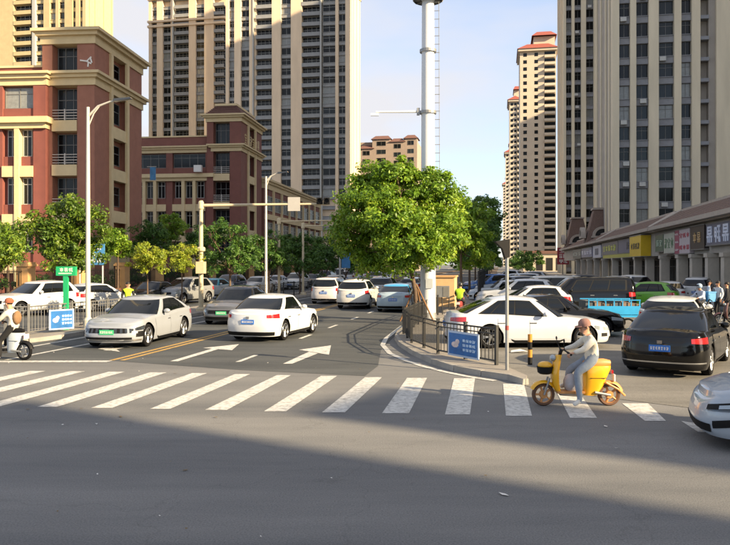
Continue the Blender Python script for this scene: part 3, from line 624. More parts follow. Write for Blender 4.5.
# mansard: courses of tiles stepping back
RH, RS, NCO = 1.35, 2.4, 8
for bx0, bx1 in ((-2, SX(655) - .3), (SX(655) + .3, SX(600) - .2), (SX(600) + .2, LS)):
    for k in range(NCO):
        f0, f1 = k / NCO, (k + 1) / NCO; i0 = .9 * f0
        MB().add([(bx0+i0, .45 - RS*f0, 5.7 + RH*f0), (bx1-i0, .45 - RS*f0, 5.7 + RH*f0), (bx1-i0-.1, .45 - RS*f1 - .05, 5.7 + RH*f1), (bx0+i0+.1, .45 - RS*f1 - .05, 5.7 + RH*f1),
                  (bx0+i0, .45 - RS*f0, 5.78 + RH*f0), (bx1-i0, .45 - RS*f0, 5.78 + RH*f0), (bx1-i0-.1, .45 - RS*f1 - .05, 5.76 + RH*f1), (bx0+i0+.1, .45 - RS*f1 - .05, 5.76 + RH*f1)],
                 [(0,3,2,1),(4,5,6,7),(0,1,5,4),(1,2,6,5),(2,3,7,6),(3,0,4,7)]).build('tile_course', m_brownt, shops)
    MB().add([(bx0+.05,.42,5.7),(bx0+.95,.42-RS,5.7+RH),(bx0+.05,-8.5,5.7),(bx1-.05,.42,5.7),(bx1-.95,.42-RS,5.7+RH),(bx1-.05,-8.5,5.7),(bx0+.95,-6,5.7+RH),(bx1-.95,-6,5.7+RH)],
             [(0,1,6,2),(3,5,7,4),(1,4,7,6)]).build('roof_back', m_brownt, shops)
    MB().box(bx0 + .8, bx1 - .8, .25 - RS, .5 - RS, 5.7 + RH, 5.9 + RH).build('ridge', m_ridge, shops)
    for xx, sg in ((bx0, 1), (bx1, -1)):
        MB().tube([(xx, .5, 5.76), (xx + sg*.95, .45 - RS, 5.8 + RH)], .13, 6).build('hip_ridge', m_ridge, shops)
    MB().box(bx0 - .05, bx1 + .05, .2, .62, 5.45, 5.74).build('gutter', m_ridge, shops)
# turrets with round arches on the roof
def turret(x, s, label=None):
    w, h = 4.4*s, 5.0*s
    MB().add([(x-w/2,.3,5.6),(x+w/2,.3,5.6),(x+w/2,-4.7,5.6),(x-w/2,-4.7,5.6),(x-w*.28,-1.1,5.6+h),(x+w*.28,-1.1,5.6+h),(x+w*.28,-3.3,5.6+h),(x-w*.28,-3.3,5.6+h)],
             [(0,4,5,1),(1,5,6,2),(2,6,7,3),(3,7,4,0),(4,7,6,5)]).build('turret_roof', m_brownt, shops)
    MB().box(x-w*.32, x+w*.32, -3.5, -.9, 5.6+h, 5.9+h).build('turret_cap', m_ridge, shops)
    # arch facing up the street (towards the junction) and one to the lot
    for rot, px_, py_ in ((R(90), x - w*.5, -2.2), (R(180), x, .55)):
        mb = MB(); pts = [(1.0*s*math.cos(a), 1.0*s*math.sin(a)) for a in np.linspace(0, math.pi, 15)]; po = [(1.35*s*math.cos(a), 1.35*s*math.sin(a)) for a in np.linspace(0, math.pi, 15)]
        for i in range(14): mb.prism_y([po[i], po[i+1], pts[i+1], pts[i]], -.35, .35)
        mb.box(-1.5*s, 1.5*s, -.36, .36, -.3, 0); mb.build('arch', m_ridge, shops, loc=(px_, py_, 6.9), rot=(0, 0, rot + math.pi))
        MB().prism_y([(0, 0)] + pts, -.1, .1).build('arch_opening', m_dark, shops, loc=(px_, py_, 6.9), rot=(0, 0, rot + math.pi))
turret(SX(586), 1.1); turret(SX(566), 1.25)
# shop signs, each a box of its own on the fascia
def sign(label, xl, xr, z0, z1, col, glyphs=0, gcol='#dddddd', th=.13, gh=.6, rows=1, dep=.3, seed=1, lo=.0, hi=1.0, extra=None):
    x0, x1 = SX(xr), SX(xl); w = x1 - x0; p = C(CS, YS0); ca = R(90) - PSI
    ox, oy = p[0] + math.cos(ca)*x1 - math.sin(ca)*(-.28), p[1] + math.sin(ca)*x1 + math.cos(ca)*(-.28)
    t = thing('shop_sign', label, 'sign', (ox, oy, 0), ca + math.pi, 'signs along the shop row')
    MB().box(0, w, -dep, 0, z0, z1).build('panel', mat('sign_' + col, col, .5, var=.08), t)
    MB().box(-.06, w + .06, -dep - .03, -.02, z0 - .07, z0 - .002).box(-.06, w + .06, -dep - .03, -.02, z1 + .002, z1 + .07).build('sign_frame', m_frame, t)
    if glyphs:
        rng = random.Random(seed); mb = MB(); h = (z1 - z0) / rows
        xa, xb = w*lo, w*hi; gw = (xb - xa) / glyphs
        for r_ in range(rows):
            for g in range(glyphs): mb = MB(); glyph(mb, xa + gw*(g + .14), z0 + h*r_ + h*(1-gh)/2, gw*.72, h*gh, -dep, rng, th, dy=.04); mb.build('character', mat('letter_' + gcol, gcol, .4, var=.03), t)
    if extra: extra(t, w)
    return t
sign('grey shop sign with four large white-blue characters above the end shop', 706.5, 740, 3.75, 5.1, '#5d6070', 4, '#c9d3e8', .17, .8, seed=3)
sign('dark shop sign with gold characters', 690.5, 704.5, 3.55, 5.15, '#2c2523', 2, '#c0a070', .12, .45, seed=5, lo=.2, hi=.8)
sign('white shop sign with red characters beside the magenta strip', 679.5, 690, 3.3, 5.1, '#b5abb0', 3, '#b04a5c', .13, .38, rows=2, seed=6)
sign('narrow magenta vertical shop sign', 675, 679.3, 3.3, 5.1, '#8e3a55', 1, '#d8c8cc', .12, .26, rows=3, seed=8)
sign('pale shop sign with green characters and a dark caption strip', 664, 674.6, 3.4, 5.0, '#a9ada0', 3, '#5d7f63', .12, .5, seed=9, lo=.05, hi=.95)
sign('small dark green shop sign', 655.5, 663.5, 3.6, 5.0, '#3a5c4c', 2, '#9db5a5', .13, .4, seed=10, lo=.1, hi=.9)
sign('bright yellow shop sign box with dark lettering', 636, 647.8, 3.25, 5.2, '#c9a818', 4, '#4a4326', .14, .3, rows=1, dep=.9, seed=11, lo=.12, hi=.9)
sign('wide slate-blue shop sign with a large dark mark', 618.5, 635.5, 3.75, 5.2, '#565a72', 3, '#2c2f44', .14, .55, seed=12, lo=.5, hi=.95)
sign('slate shop sign with yellow-green lettering', 602, 618, 3.75, 5.2, '#5b5f68', 5, '#b9c03a', .16, .5, seed=13, lo=.1, hi=.9)
sign('yellow-green strip sign below the slate signs', 603, 635, 3.25, 3.65, '#a5a53c', 0)
sign('white panel shop sign with a dark square logo', 593, 601, 3.4, 5.1, '#b5b8c4', extra=lambda t, w: MB().box(w*.3, w*.7, -.33, -.3, 3.8, 4.7).build('logo', mat('logo_navy', '#3a4660', .5), t))
sign('lavender shop sign between columns', 581.5, 592, 3.6, 5.0, '#74748a', 4, '#c8cad8', .15, .45, seed=15)
sign('dark grey shop sign at the far end of the row', 573, 581, 3.5, 5.0, '#4c5150', 3, '#a0a8a4', .15, .4, seed=16)
p = A(563, 268, 165); rs = thing('banner_sign', 'red vertical banner sign beside the far shop turret', 'sign', (p[0], p[1], 0), 0)
MB().box(-1.3, 1.3, -.1, .1, 2.4, 6.2).build('panel', mat('red_banner', '#8f2f3a', .6, var=.15), rs); MB().tube([(0, .15, 0), (0, .15, 6)], .1, 8).build('post', m_frame, rs)
rng = random.Random(12); mb = MB()
for k in range(3): glyph(mb, -.9, 2.7 + 1.15*k, 1.8, .9, -.1, rng, .14, dy=.04)
mb.build('lettering', m_sign_w, rs)
# small entrance pavilion of the far estate
p = A(535, 264, 250); pv = thing('pavilion', 'stone gate pavilion at the foot of the sunlit-topped tower', 'pavilion', (p[0] - 4, p[1], 0), RZ)
MB().box(0, 14, 0, 8, 0, 6).build('wall', m_beige_far, pv); MB().box(-.5, 14.5, -.5, 8.5, 6, 7).build('roof', m_tile, pv)
for k in range(4): MB().box(1 + k*3.3, 3.2 + k*3.3, -.08, .1, .3, 4.6).build('doorway', m_dark, pv)

# ================================================================ vehicles
m_carglass = mat('tinted_car_glass', '#0c0f11', .05, 0, .05, spec=.5)
m_tyre = mat('tyre_rubber', '#101012', .9, var=.2, scale=8, spec=.2)
m_rim = mat('alloy_rim', '#8d8f92', .32, .8, var=.1)
m_trim = mat('black_plastic', '#0e0e10', .6, var=.1, spec=.25)
m_chrome = mat('chrome', '#b9bbbd', .18, .9, var=.05)
m_tail = mat('tail_lamp_red', '#a01f22', .15, var=.1, coat=.8)
m_lamp = mat('head_lamp', '#8f979d', .12, .2, var=.1, coat=.8)
m_darklamp = mat('smoked_lamp', '#2e3338', .1, .2, var=.1, coat=.8)
m_plateb = mat('plate_blue', '#2566b8', .5, var=.05)
m_plateg = mat('plate_green', '#3fae78', .5, var=.1)
m_amber = mat('amber_lamp', '#b8641c', .3, var=.1)
def ip(x, tab):
    if x <= tab[0][0]: return tab[0][1]
    for (a, va), (b, vb) in zip(tab, tab[1:]):
        if x <= b:
            f = (x - a) / (b - a); f = f*f*(3 - 2*f); return va + (vb - va) * f
    return tab[-1][1]
def ring(u, xr, xf, w, rf, rr, n):      # half perimeter, u 0 front centre .. 1 rear centre; outside 0..1 mirrors
    s = 1
    if u < 0: u = -u; s = -1
    if u > 1: u = 2 - u; s = -1
    e = 2 / n
    if u < .25:
        a = u / .25 * math.pi / 2; return xf - rf + rf * abs(math.cos(a))**e, s * w * abs(math.sin(a))**e
    if u > .75:
        a = (1 - u) / .25 * math.pi / 2; return xr + rr - rr * abs(math.cos(a))**e, s * w * abs(math.sin(a))**e
    f = (u - .25) / .5; return (xf - rf) + ((xr + rr) - (xf - rf)) * f, s * w
SPECS = {
 'sedan': dict(L=4.75, W=1.82, H=1.46, gc=.19, wr=.335, fo=.93, wb=2.74, zs=[(0,.93),(.04,1.0),(.25,1.0),(.6,.93),(.68,.94),(.85,.86),(.96,.76),(1,.70)], cb=(.10,.70), ct=(.285,.56), roofdrop=.05),
 'fastback': dict(L=4.85, W=1.86, H=1.46, gc=.18, wr=.345, fo=.9, wb=2.85, zs=[(0,.96),(.04,1.03),(.25,1.0),(.6,.92),(.7,.92),(.86,.84),(.96,.74),(1,.67)], cb=(.05,.73), ct=(.255,.555), roofdrop=.06),
 'hatch': dict(L=4.2, W=1.78, H=1.50, gc=.2, wr=.32, fo=.86, wb=2.55, zs=[(0,.98),(.05,1.04),(.3,1.0),(.62,.95),(.72,.95),(.88,.87),(1,.72)], cb=(.012,.74), ct=(.13,.53), roofdrop=.07),
 'suv': dict(L=4.6, W=1.87, H=1.69, gc=.24, wr=.36, fo=.9, wb=2.7, zs=[(0,1.05),(.05,1.12),(.3,1.08),(.62,1.04),(.72,1.05),(.88,.98),(1,.84)], cb=(.012,.745), ct=(.12,.545), roofdrop=.06),
 'mpv': dict(L=4.9, W=1.85, H=1.80, gc=.2, wr=.335, fo=.9, wb=2.9, zs=[(0,1.02),(.05,1.08),(.3,1.06),(.65,1.0),(.78,1.0),(.92,.9),(1,.76)], cb=(.01,.84), ct=(.06,.66), roofdrop=.04),
 'van': dict(L=5.0, W=1.9, H=1.98, gc=.2, wr=.34, fo=.88, wb=3.1, zs=[(0,1.1),(.05,1.16),(.4,1.14),(.7,1.08),(.82,1.06),(.93,.97),(1,.8)], cb=(.008,.87), ct=(.04,.70), roofdrop=.04),
}
def tyre_mesh(wr):
    k = ('tyre', wr)
    if k not in CACHE:
        w = .21
        CACHE[k] = MB().lathe([(wr*.68, -w/2+.015), (wr*.9, -w/2), (wr*.985, -w/2+.03), (wr, -w/2+.07), (wr, w/2-.07), (wr*.985, w/2-.03), (wr*.9, w/2), (wr*.68, w/2-.015)], 28, 'y').mesh('tyre', m_tyre, 35)
    return CACHE[k]
def rim_mesh(wr, m=None):
    m = m or m_rim; k = ('rim', wr, m.name)
    if k not in CACHE:
        mb = MB(); r_ = wr * .7
        mb.lathe([(r_, .09), (r_*.96, .1), (r_*.9, .085), (r_*.88, .03)], 28, 'y'); mb.lathe([(r_*.9, .0), (0, .0)], 20, 'y', mi=1)
        for i in range(5):
            for dlt in (-.13, .13):
                a = 2*math.pi*i/5 + dlt; b = 2*math.pi*i/5 + dlt*.9
                mb.tube([(r_*.13*math.cos(a), .075, r_*.13*math.sin(a)), (r_*.92*math.cos(b), .09, r_*.92*math.sin(b))], [.026, .02], 5)
        mb.lathe([(r_*.2, .05), (r_*.2, .085), (r_*.14, .1), (0, .1)], 14, 'y')
        CACHE[k] = mb.mesh('rim', [m, m_trim], 35)
    return CACHE[k]
def car(label, kind, pos, head, col, group=None, plate='b', cat='car', name='car', flat_z=0.0, rim=None, two_tone=None, mod=None, dark_low=True, tail=None, lamps=None, detail=True):
    S = dict(SPECS[kind]); S.update(mod or {})
    L, W, H, gc, wr = S['L'], S['W'], S['H'], S['gc'], S['wr']; w = W / 2; xr, xf = -L/2, L/2
    fx = xf - S['fo']; rx = fx - S['wb']; AR = wr + .055; zc = wr
    pm = paint(col); t = thing(name, label, cat, (pos[0], pos[1], flat_z), head, group)
    zs = lambda x: ip((x - xr) / L, S['zs'])
    def inset(q): return ip(q, [(0, .055), (.14, .018), (.42, .0), (.60, .006), (.66, .022), (.9, .045), (1, .085)])
    def einset(q, front): return ip(q, [(0, .10), (.12, .03), (.35, 0), (.6, .02), (.85, .06), (1, .14)] if front else [(0, .10), (.15, .02), (.4, 0), (.75, .015), (.93, .04), (1, .1)])
    def P(u, tt, zabs=None):
        x, y = ring(u, xr, xf, w, .8, .7, 3.0)
        x0 = x; Z1 = zs(x); z = (gc + (Z1 - gc) * tt) if zabs is None else zabs
        if abs(y) > .6 * w:
            for xc in (fx, rx):
                d = abs(x - xc)
                if d < AR: z = max(z, zc + math.sqrt(AR*AR - d*d))
        q = min(1, max(0, (z - gc) / (Z1 - gc)))
        y2 = y * (1 - inset(q) / w)
        e = einset(q, x > 0); k = min(1, max(0, (abs(x) - L*.3) / (L*.2)))
        return (x - math.copysign(e * k * k, x), y2, z)
    us = list(np.linspace(0, .25, 13)[:-1])
    a0, a1 = xf - .8, xr + .7; sx = set(np.round(np.linspace(a0, a1, 15), 4))
    for xc in (fx, rx):
        for ph in np.linspace(0, math.pi, 15): sx.add(round(xc + AR * .9999 * math.cos(ph), 4))
        sx.add(round(xc + AR * 1.002, 4)); sx.add(round(xc - AR * 1.002, 4))
    for x in sorted(sx, reverse=True):
        if a1 <= x <= a0: us.append(.25 + .5 * (x - a0) / (a1 - a0))
        elif x > a0:
            q = (x - (xf - .8)) / .8; us.append(math.acos(min(1, max(0, q ** 1.5))) / (math.pi/2) * .25)
        else:
            q = ((xr + .7) - x) / .7; us.append(1 - math.acos(min(1, max(0, q ** 1.5))) / (math.pi/2) * .25)
    us += list(np.linspace(.75, 1, 13)); us = sorted(set(round(float(u), 6) for u in us))
    full = us + [2 - u for u in reversed(us[1:-1])]; N = len(full)
    mb = MB(); V = []; ts = [0, .07, .14, .25, .36, .47, .58, .64, .68, .78, .88, .94, .98, 1]
    for tt in ts: V += [P(u, tt) for u in full]
    nr = len(ts)
    top = [P(u, 1) for u in full]
    for s in (.93, .8, .55, .28, 0):
        for (x, y, z) in top:
            sx_ = 1 - (1 - s) * .05; X = x * sx_; V.append((X, y * s, zs(X) + .045 * (1 - s*s) + (.01 if s < 1 else 0))); 
        nr += 1
    Fc = [(i*N + k, i*N + (k+1) % N, (i+1)*N + (k+1) % N, (i+1)*N + k) for i in range(nr - 1) for k in range(N)]
    mb.add(V, Fc); body = mb.build('body', pm, t, 38)
    def patch(name, u0, u1, z0, z1, m, parent=t, off=.006, nu=8, nz=3, fn=None, rim_=True, z0b=None, z1b=None):
        fn = fn or (lambda u, z: P(u, 0, z)); g = []
        for j in range(nz + 1):
            row = []
            for i in range(nu + 1):
                f = i / nu; u = u0 + (u1 - u0) * f
                a = z0 + ((z0b if z0b is not None else z0) - z0) * f; b = z1 + ((z1b if z1b is not None else z1) - z1) * f
                z = a + (b - a) * j / nz
                p = Vector(fn(u, z)); q = Vector(fn(u + .002, z)) - Vector(fn(u - .002, z)); r_ = Vector(fn(u, z + .004)) - Vector(fn(u, z - .004))
                nn = q.cross(r_); nn = nn.normalized() if nn.length > 1e-9 else Vector((0, 0, 1))
                if nn.x * p.x / L + nn.y * p.y < 0: nn = -nn
                row.append(p + nn * off)
            g.append(row)
        vs = [p for r_ in g for p in r_]; n1 = nu + 1
        fs = [(j*n1 + i, j*n1 + i + 1, (j+1)*n1 + i + 1, (j+1)*n1 + i) for j in range(nz) for i in range(nu)]
        # orient outwards
        c = (vs[fs[0][1]] - vs[fs[0][0]]).cross(vs[fs[0][3]] - vs[fs[0][0]])
        if c.x * vs[0].x / L + c.y * vs[0].y < 0: fs = [tuple(reversed(f)) for f in fs]
        return MB().add(vs, fs).build(name, m, parent, 40)
    # underbody and wheel housings
    MB().box(xr + .25, xf - .25, -w + .28, w - .28, gc + .02, .62).box(rx + AR, fx - AR, -w + .1, w - .1, gc - .03, gc + .1).build('underbody', m_trim, t)
    # cabin
    bx0, bx1 = xr + S['cb'][0]*L, xr + S['cb'][1]*L; tx0, tx1 = xr + S['ct'][0]*L, xr + S['ct'][1]*L
    wb_, wt_ = w - .075, w - .075 - min(.24, (H - 1.0) * .42)
    zr = H - .065
    def Cb(u, tt):
        xb, yb = ring(u, bx0, bx1, wb_, .62, .5, 3.4); xt, yt = ring(u, tx0, tx1, wt_, .34, .3, 3.4)
        m_ = (tx0 + tx1) / 2; hl = (tx1 - tx0) / 2
        zb = zs(xb) - .03; ztp = zr - S['roofdrop'] * ((xt - m_) / hl) ** 2
        bl = math.sin(math.pi * max(0, min(1, tt))) * .035; 
        x = xb + (xt - xb) * tt; y = yb + (yt - yb) * tt
        return (x + bl * (xb / (L/2)) * (1 if abs(yb) < wb_ * .98 else 0.2), y + bl * (yb / wb_), zb + (ztp - zb) * tt)
    cus = list(np.linspace(0, .25, 9)) + list(np.linspace(.25, .75, 13))[1:-1] + list(np.linspace(.75, 1, 9)); cus = sorted(set(round(float(u), 5) for u in cus))
    cf = cus + [2 - u for u in reversed(cus[1:-1])]; N = len(cf); V = []; cts = [0, .12, .3, .5, .7, .86, .95, 1]
    for tt in cts: V += [Cb(u, tt) for u in cf]
    tp = [Cb(u, 1) for u in cf]; nr = len(cts); mm = (tx0 + tx1) / 2
    for s in (.95, .8, .5, 0):
        V += [(mm + (x - mm) * (1 - (1 - s) * .12), y * s, z + .065 * (1 - s*s) ** .8 - (S['roofdrop'] * .0)) for (x, y, z) in tp]; nr += 1
    MB().add(V, [(i*N + k, i*N + (k+1) % N, (i+1)*N + (k+1) % N, (i+1)*N + k) for i in range(nr-1) for k in range(N)]).build('roof', paint(two_tone) if two_tone else pm, t, 40)
    CF = lambda u, z: Cb(u, z)
    patch('windscreen', -.205, .205, .07, .93, m_carglass, fn=CF, nu=14, nz=4, off=.008)
    patch('rear_window', .80, 1.2, .16 if kind in ('suv', 'hatch', 'mpv', 'van') else .10, .9, m_carglass, fn=CF, nu=14, nz=4, off=.008)
    for s in (1, -1):
        fl = (lambda u, z, s=s: (Cb(u, z)[0], s * abs(Cb(u, z)[1]), Cb(u, z)[2]))
        patch('window_trim', .262, .735, .09, .90, m_trim, fn=fl, nu=16, nz=3, off=.004)
        if kind in ('mpv', 'van', 'suv'): wins = ((.275, .42), (.43, .575), (.585, .72))
        else: wins = ((.28, .475), (.487, .645), (.655, .715))
        for a, b in wins: patch('side_window', a, b, .13, .86, m_carglass, fn=fl, nu=5, nz=3, off=.009)
        fb = (lambda u, z, s=s: (P(u, 0, z)[0], s * abs(P(u, 0, z)[1]), P(u, 0, z)[2]))
        if detail:
            ux = lambda x: .25 + .5 * (x - a0) / (a1 - a0)
            xd = [(fx - AR - .12, .0), (fx - AR - .12 - S['wb']*.40, 0), (rx + AR*.55, 0)]
            for k in range(2):
                ua, ub = ux(xd[k][0]), ux(xd[k+1][0] + .014); zl = gc + .12
                d = patch('door', ua, ub, zl, zs(xd[k][0]) - .10, pm, fn=fb, nu=6, nz=5, off=.007, z1b=zs(xd[k+1][0]) - .10)
                pz = P(ub - .012, 0, zs(0) - .17); MB().cbox((pz[0] + .02, s * (abs(pz[1]) + .014), zs(0) - .18), (.2, .022, .028)).build('door_handle', m_chrome if s else pm, d)
            patch('sill_trim', ux(fx - AR), ux(rx + AR), gc + .005, gc + .075, m_trim, fn=fb, nu=6, nz=1, off=.008)
        # mirrors
        pz = Cb(.285, .1); MB().ball((pz[0] + .05, s * (w + .06), pz[2] + .07), (.075, .11, .075), 10).build('mirror', pm, t, 60)
        # lamps
        zf = S['zs'][-1][1]; lam = lamps or m_lamp
        hz = zf - .05
        patch('headlight', .105, .235, hz - .10, hz - .03, lam, fn=fb, nu=7, nz=2, off=.009, z0b=hz - .06, z1b=hz + .06)
        zrr = S['zs'][0][1]
        if kind in ('suv', 'mpv', 'van', 'hatch'): patch('tail_light', .77, .865, zrr - .22, zrr + .0, tail or m_tail, fn=fb, nu=6, nz=3, off=.009, z0b=zrr - .2, z1b=zrr - .02)
        else: patch('tail_light', .768, .90, zrr - .17, zrr - .02, tail or m_tail, fn=fb, nu=7, nz=2, off=.009, z0b=zrr - .15, z1b=zrr - .05)
        patch('fog_lamp', .15, .2, .36, .46, m_trim, fn=fb, nu=4, nz=1, off=.009)
        # wheels
        for xc in (fx, rx):
            ty = inst('wheel', tyre_mesh(wr), t, (xc, s * (w - .125), wr), (0, 0, 0 if s > 0 else math.pi))
            inst('rim', rim_mesh(wr, rim), ty)
    zf = S['zs'][-1][1]
    patch('grille', -.085, .085, zf - .20, zf - .06, m_trim, nu=10, nz=2, off=.007)
    patch('lower_intake', -.12, .12, gc + .06, gc + .17, m_trim, nu=10, nz=2, off=.008)
    patch('rear_bumper_trim', .83, 1.17, gc + .03, gc + .15, m_trim, nu=12, nz=2, off=.008)
    zrr = S['zs'][0][1]; pmz = {'b': m_plateb, 'g': m_plateg}[plate]
    px_ = P(0, 0, .5)[0]; pl = MB().box(px_ + .008, px_ + .024, -.22, .22, .43, .57).build('number_plate', pmz, t)
    rng = random.Random(int(pos[0]*100)); mb = MB()
    for k in range(7): glyph(mb, -.19 + k*.056, .465, .036, .07, 0, rng, .2, dy=.003)
    me = mb.mesh('plate_characters', m_sign_w)
    inst('plate_characters', me, pl, (px_ + .0245, 0, 0), (0, 0, R(90)))
    zp = zrr - .30 if kind in ('suv', 'mpv', 'van', 'hatch') else zrr - .27
    pr = P(1, 0, zp)[0]; pl = MB().box(pr - .024, pr - .006, -.22, .22, zp - .07, zp + .07).build('number_plate', pmz, t)
    inst('plate_characters', me, pl, (pr - .0245, 0, zp - .5), (0, 0, R(-90)))
    MB().cbox((pr - .01, 0, zp + .135), (.03, .1, .07)).build('badge', m_chrome, t)
    MB().cbox((px_ - .015, 0, zf - .13), (.03, .12, .07)).build('badge', m_chrome, t)
    return t, dict(P=P, patch=patch, Cb=Cb, zs=zs, S=S)
AWAY, TOWARD = R(90) - PSI, R(-90) - PSI
def at_rear(x, y, L, head):    # car centre from its rear contact pixel
    p = G(x, y); return (p[0] + math.cos(head)*L/2, p[1] + math.sin(head)*L/2)
# oncoming silver saloon
h = R(-90 - 7.5)
cs, ci = car('silver electric saloon with a green number plate waiting at the stop line', 'fastback', (-7.25, 23.75), h, '#8f949c', plate='g', rim=m_rim, mod=dict(H=1.5), lamps=m_darklamp)
for k in range(9):
    ci['patch']('grille_slat', -.125 + k*.0285, -.125 + k*.0285 + .014, .48, .60, m_darklamp, nu=2, nz=1, off=.012)
for s in (1, -1):
    fb = (lambda u, z, s=s: (ci['P'](u, 0, z)[0], s * abs(ci['P'](u, 0, z)[1]), ci['P'](u, 0, z)[2]))
    ci['patch']('air_curtain', .165, .225, .36, .52, m_trim, fn=fb, nu=4, nz=2, off=.012)
ci['patch']('front_splitter', -.2, .2, .25, .29, m_chrome, nu=16, nz=1, off=.014)
car('dark grey car with a green number plate following the silver saloon', 'fastback', (-5.55, 32.1), h, '#4b4d52', plate='g', mod=dict(H=1.56), lamps=m_lamp)
# white saloon driving away
h = R(74); car('white saloon driving away over the lane arrow beside the dark grey car', 'sedan', (-3.1, 25.4), h, '#bdc0c4', mod=dict(H=1.5, L=4.6, wb=2.65))
# further along the street
car('white people carrier driving away beside the yellow centre line', 'mpv', (-2.15, 47.5), AWAY, '#bdb9b8', mod=dict(L=4.7, H=1.68))
car('white sport utility car driving away in the middle of the street', 'suv', (-.35, 42.3), AWAY, '#c9c7c2', mod=dict(H=1.66))
car('silver and blue taxi driving away past the corner railing', 'sedan', (1.75, 39.8), R(82), '#93a5b2', two_tone='#3f93c4', plate='b')
car('light grey car ahead of the taxi under the big tree', 'suv', (1.35, 50.5), AWAY, '#9c9ea0')
car('small white car ahead under the tree shade', 'hatch', (3.75, 58), AWAY, '#b9bab8')
for i, (x, Y, k, c_, l) in enumerate([(350, 95, 'suv', '#c0c0bd', 'white car far down the street under the tree canopy'), (363, 110, 'sedan', '#c4c4c2', 'pale saloon far down the street beneath the tree canopy'),
        (378, 88, 'suv', '#b5b8bb', 'pale grey car far down the street behind the grey one'), (390, 120, 'mpv', '#c4c4c0', 'white minibus far down the street'), (336, 72, 'sedan', '#c7c3bd', 'white saloon far ahead of the people carrier')]):
    p = A(x, 0, Y); car(l, k, (p[0], Y), AWAY, c_, detail=False)
# queue on the side road
GQ = None
car('white sport utility car on the side road behind the boarded railing', 'suv', (-16.4, 36.2), R(-118), '#babcc0')
car('white hatchback on the side road behind the green street sign', 'hatch', (-14.3, 39.6), R(60), '#b2b5b8')
car('black saloon on the side road behind the person in the yellow vest', 'sedan', (-13.2, 45.2), R(-105), '#1b1b1e')
car('grey sport utility car on the side road behind the silver saloon', 'suv', (-11.5, 46.6), R(-112), '#7c7e80')
car('white and turquoise taxi on the side road', 'sedan', (-11.5, 54.5), R(-108), '#bfc3c4', two_tone='#4fa3b8')
car('dark blue car on the side road between the taxi and pale cars', 'suv', (-11.2, 60), TOWARD, '#3a4152')
car('white saloon on the side road beyond the dark blue car', 'sedan', (-9.4, 63.5), R(-112), '#c6c6c4')
car('pale grey saloon on the side road behind the white saloon', 'sedan', (-8.6, 70), TOWARD, '#b6b8ba')
car('white sport utility car on the side road under the dark street trees', 'suv', (-6.9, 73), TOWARD, '#c2c2bf', detail=False)
car('dark saloon on the side road beneath the street trees', 'sedan', (-5.8, 80), TOWARD, '#3c3f43', detail=False)
car('black people carrier far along the side road', 'mpv', (-4.6, 86), TOWARD, '#2c2e31', detail=False)
car('white van far along the side road', 'van', (-3.2, 95), TOWARD, '#b5b5b2', detail=False)
# parking lot
car('long white saloon parked side-on behind the corner railing', 'fastback', (4.92, 22.45), R(1.5), '#b7bac0', mod=dict(L=5.0, wb=2.8, H=1.54, fo=.95))
car('black saloon parked side-on behind the long white saloon', 'sedan', (6.6, 25.6), R(2), '#0a0a0c')
cb_, cbi = car('shiny black saloon with blue number plate leaving the lot', 'sedan', (7.75, 18.0), math.atan2(.84, .54), '#050506', mod=dict(L=4.87, W=1.86, H=1.48, wb=2.84))
cbi['patch']('chrome_strip', .80, 1.2, .34, .37, m_chrome, nu=14, nz=1, off=.012)
car('white car parked just beyond the shiny black saloon', 'suv', (10.15, 23.9), R(62), '#c4c6c6', mod=dict(H=1.5))
car('black van parked behind the blue cargo truck', 'van', (11.25, 37.2), R(177), '#08080a', cat='van', name='van', mod=dict(H=1.86, L=4.85))
car('bright green car wedged behind the black van', 'hatch', (15.2, 40.5), R(150), '#5f9c2c', mod=dict(H=1.55))
car('white saloon parked rear-out before the stone columns', 'sedan', (18.9, 45.5), R(70), '#c6c7c7')
car('white sport utility car parked beside the rear-out white saloon', 'suv', (21.6, 47.2), R(60), '#bfc1c2')
car('silver sport utility car parked behind the green car', 'suv', (17.8, 52), R(80), '#9a9da0')
car('white saloon by the white-boxed scooters', 'sedan', (24.6, 48.5), R(70), '#b9bbbc')
lt = [(489, 62, 'suv', '#2e5f9c', 'blue car parked beside the iron fence', 200), (504, 48, 'sedan', '#c3c6ca', 'white saloon nose-in on the left bank of the lot', 160), (505, 56, 'sedan', '#b2b7bd', 'silver saloon behind the nose-in white one', 160),
      (517, 41, 'suv', '#b7bbc0', 'silver estate car with roof rails parked near the sign post', 165), (527, 35, 'hatch', '#c0c2c4', 'white small car with wide rear window behind the black saloon', 175), (519, 66, 'suv', '#a9aeb4', 'grey sport utility car parked deep in the lot', 170),
      (531, 52, 'suv', '#5a5f66', 'dark grey sport utility car parked before the far shops', 10), (545, 45, 'mpv', '#c6c4be', 'white people carrier parked left of the black van', 172), (512, 80, 'sedan', '#c6cace', 'white saloon deep in the lot near the far shops', 150),
      (528, 84, 'suv', '#8f949a', 'grey car deep in the lot near the far shops', 165), (541, 70, 'sedan', '#3b3f45', 'dark saloon deep in the lot near the far shops', 20), (507, 100, 'suv', '#b9bdc2', 'pale car at the far end of the lot', 150),
      (555, 62, 'sedan', '#22252a', 'black saloon before the lavender sign', 15), (575, 58, 'suv', '#2a2c30', 'black sport utility car before the slate signs', 170), (600, 55, 'sedan', '#4a4d52', 'grey saloon before the yellow-green strip sign', 175),
      (628, 57, 'suv', '#c0c2c2', 'white sport utility car before the yellow sign box', 100)]
for x, Y, k, c_, l, hd in lt:
    p = A(x, 0, Y); car(l, k, (p[0], Y), R(hd), c_, detail=Y < 60)
